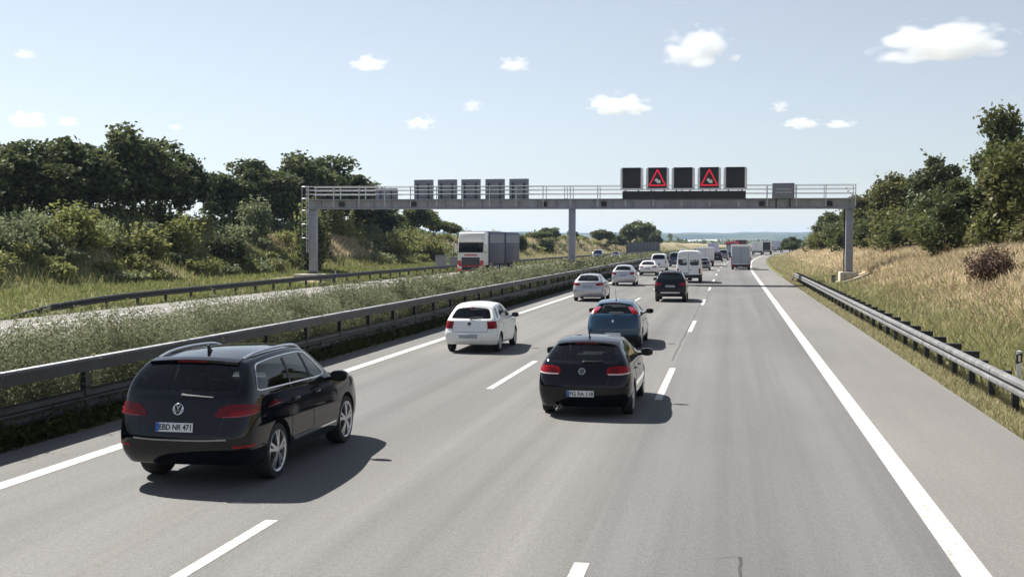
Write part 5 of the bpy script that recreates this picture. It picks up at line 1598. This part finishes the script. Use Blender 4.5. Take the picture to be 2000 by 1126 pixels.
LB_('side_guard', -1.22, 1.22, 4.6, 7.4, .5, .9, 'sign_back')
for y_ in (1.2, 8.2, 13.4, 14.7): twin(t, y_, .5, 1.22, .32)

# ------------------------------------------------------------------ far land
rng = np.random.default_rng(71)
def hill_mat():
    m, n, l, b = newmat('wooded_hills')
    b.inputs['Roughness'].default_value = 1; b.inputs['Specular IOR Level'].default_value = 0
    g = n.new('ShaderNodeNewGeometry')
    q = n.new('ShaderNodeTexNoise'); q.inputs['Scale'].default_value = .0035; q.inputs['Detail'].default_value = 6; l.new(g.outputs['Position'], q.inputs['Vector'])
    c = n.new('ShaderNodeValToRGB'); e = c.color_ramp.elements; e[0].position = .45; e[0].color = (.03, .05, .03, 1); e[1].position = .62; e[1].color = (.11, .12, .07, 1)
    l.new(q.outputs[0], c.inputs[0]); l.new(c.outputs[0], b.inputs['Base Color']); return m
HM = hill_mat()
for nm, y0, dep, h0, sd_ in (('hills', 5600, 900, 42, 1), ('hills', 7000, 1200, 66, 2)):
    xs = np.arange(-8500, 9000, 60.); ds = np.linspace(-1, 1, 9)
    X, D = np.meshgrid(xs, ds)
    ridge = h0 * (1 + .22 * wob(X, 0 * X, 2600, sd_) + .08 * wob(X, 0 * X, 500, sd_ + 5)) + 1.5 * rng.normal(size=X.shape)
    Z = ridge * (1 - D * D) - 3; V = np.stack([X, y0 + D * dep, Z], -1).reshape(-1, 3); n_, m_ = X.shape
    I = np.arange(n_ * m_).reshape(n_, m_); F = np.stack([I[:-1, :-1], I[:-1, 1:], I[1:, 1:], I[1:, :-1]], -1).reshape(-1, 4)
    me = bpy.data.meshes.new(nm); me.from_pydata(V.tolist(), [], F.tolist()); me.polygons.foreach_set('use_smooth', [True] * len(F)); me.materials.append(HM)
    tag(link(bpy.data.objects.new(nm, me)), kind='structure')
# woods on the plain
P = []
for k in range(46):
    y = rng.uniform(620, 2600); x = y * rng.uniform(-.5, .32); L2 = rng.uniform(30, 160); n_ = int(60 + L2 * 2.2)
    if abs(x - cxf(y) + 12) < 45: continue
    P.append(np.stack([x + rng.uniform(-L2, L2, n_), y + rng.normal(size=n_) * 12, rng.random(n_) * rng.uniform(4, 8)], 1))
P = np.concatenate(P)
o = quads('distant_woods', leaf_quads(P, 2.6, rng, 1.3), mixcol(rng, len(P), DARK + MIDG), M['leaf'])
tag(o, 'strips of dark woodland on the plain before the blue hills', 'woods', kind='stuff')
# a few pale buildings of a far village
hb = MB().box(-9, 9, -6, 6, 0, 7).prism([(-6.4, 7.01), (6.4, 7.01), (0, 11)], -9.4, 9.4, 'x')
h0_ = hb.build('village_house', M['cab_white'])
for k in range(9):
    y = rng.uniform(2300, 3400); px = rng.uniform(1295, 1420); x = (px - 1428) / 2370 * y
    o = h0_ if k == 0 else h0_.copy()
    if k: COL.objects.link(o)
    o.location = (x, y, 0); o.rotation_euler.z = rng.uniform(-.6, .6)
    tag(o, 'tiny pale building of the far village below the blue hills', 'building', 'pale buildings of the far village')

# ------------------------------------------------------------------ haze
m = bpy.data.materials.new('haze'); m.use_nodes = True
n = m.node_tree.nodes; n.remove(n['Principled BSDF'])
pv = n.new('ShaderNodeVolumePrincipled'); pv.inputs['Color'].default_value = (.52, .68, 1, 1); pv.inputs['Density'].default_value = 8e-5; pv.inputs['Anisotropy'].default_value = .3
m.node_tree.links.new(pv.outputs[0], n['Material Output'].inputs['Volume'])
hz = MB().box(-12000, 12000, -400, 10500, -6, 110).build('haze', m)
hz['kind'] = 'stuff'

# ------------------------------------------------------------------ clouds
def cloud_mat():
    m = bpy.data.materials.new('cumulus'); m.use_nodes = True
    n, l = m.node_tree.nodes, m.node_tree.links; n.remove(n['Principled BSDF'])
    tc = n.new('ShaderNodeTexCoord'); oi = n.new('ShaderNodeObjectInfo')
    def math_(op, a, b=None, c=None):
        q = n.new('ShaderNodeMath'); q.operation = op
        for i, v in enumerate((a, b, c)):
            if v is None: continue
            if isinstance(v, (int, float)): q.inputs[i].default_value = v
            else: l.new(v, q.inputs[i])
        return q.outputs[0]
    ge = n.new('ShaderNodeNewGeometry')
    off = n.new('ShaderNodeCombineXYZ'); l.new(math_('MULTIPLY', oi.outputs['Random'], 90.), off.inputs[0])
    va = n.new('ShaderNodeVectorMath'); va.operation = 'ADD'
    l.new(tc.outputs['Object'], va.inputs[0]); l.new(off.outputs[0], va.inputs[1])
    no = n.new('ShaderNodeTexNoise'); no.inputs['Scale'].default_value = 1.7; no.inputs['Detail'].default_value = 5; no.inputs['Roughness'].default_value = .5
    l.new(va.outputs[0], no.inputs['Vector'])
    ln = n.new('ShaderNodeVectorMath'); ln.operation = 'LENGTH'; l.new(tc.outputs['Object'], ln.inputs[0])
    fall = math_('SUBTRACT', 1., ln.outputs['Value'])
    sx = n.new('ShaderNodeSeparateXYZ'); l.new(tc.outputs['Object'], sx.inputs[0])
    base = math_('MULTIPLY', math_('MINIMUM', math_('ADD', sx.outputs[2], .35), 0.), 2.)       # flatter underside
    vo = n.new('ShaderNodeTexVoronoi'); vo.feature = 'SMOOTH_F1'; vo.inputs['Scale'].default_value = 2.1; vo.inputs['Smoothness'].default_value = .35
    l.new(va.outputs[0], vo.inputs['Vector'])
    bil = math_('MULTIPLY_ADD', vo.outputs['Distance'], -.85, .28)                            # rounded billows
    d = math_('ADD', math_('ADD', math_('ADD', math_('MULTIPLY', fall, 1.0), base), bil), math_('MULTIPLY_ADD', no.outputs[0], 1.0, -.62))
    d = math_('MULTIPLY', math_('MAXIMUM', d, 0.), .035)
    d = math_('MINIMUM', d, .010)
    pv = n.new('ShaderNodeVolumePrincipled'); pv.inputs['Color'].default_value = (.965, .965, .972, 1); pv.inputs['Anisotropy'].default_value = .2
    l.new(d, pv.inputs['Density'])
    l.new(pv.outputs[0], n['Material Output'].inputs['Volume'])
    return m
CM = cloud_mat()
CL = [(-155, 5620, 900, 301, 168, 'large rounded cloud above the red triangle signs'), (938, 5650, 900, 530, 160, 'long ragged cloud at the upper right, the widest one'), (-738, 7791, 900, 389, 135, 'flat cloud low above the left of the facing signs'),
 (-1797, 5716, 900, 180, 77, 'small cloud high above the backs of the signs'), (-1090, 5883, 900, 155, 72, 'small cloud left of the large rounded cloud'), (-1690, 7613, 900, 121, 74, 'tiny cloud in the middle of the sky'),
 (-2322, 8652, 899, 194, 93, 'small low cloud above the grey sign backs'), (-5114, 7903, 900, 245, 121, 'small cloud over the trees at the left edge'), (-4847, 7990, 900, 136, 76, 'faint cloud beside the one at the left edge'),
 (-3326, 5120, 900, 88, 44, 'tiny wisp of cloud at the upper left'), (-4256, 8531, 900, 103, 47, 'tiny wisp of cloud just over the left tree clump'), (315, 8048, 900, 115, 75, 'tiny cloud above the pair of flat clouds on the right'),
 (516, 9182, 899, 252, 85, 'left one of the pair of flat low clouds on the right'), (806, 9276, 899, 226, 62, 'right one of the pair of flat low clouds on the right')]
mb = bmesh.new(); bmesh.ops.create_icosphere(mb, subdivisions=3, radius=1.0); cme = bpy.data.meshes.new('cloud'); mb.to_mesh(cme); mb.free(); cme.materials.append(CM)
for x, y, z, w_, h_, lab in CL:
    o = link(bpy.data.objects.new('cloud', cme)); o.location = (x, y, z); o.scale = (w_ * .66, w_ * .45, h_ * .8)
    o.rotation_euler.z = -math.atan2(x, y)
    tag(o, lab, 'cloud', 'small cumulus clouds')
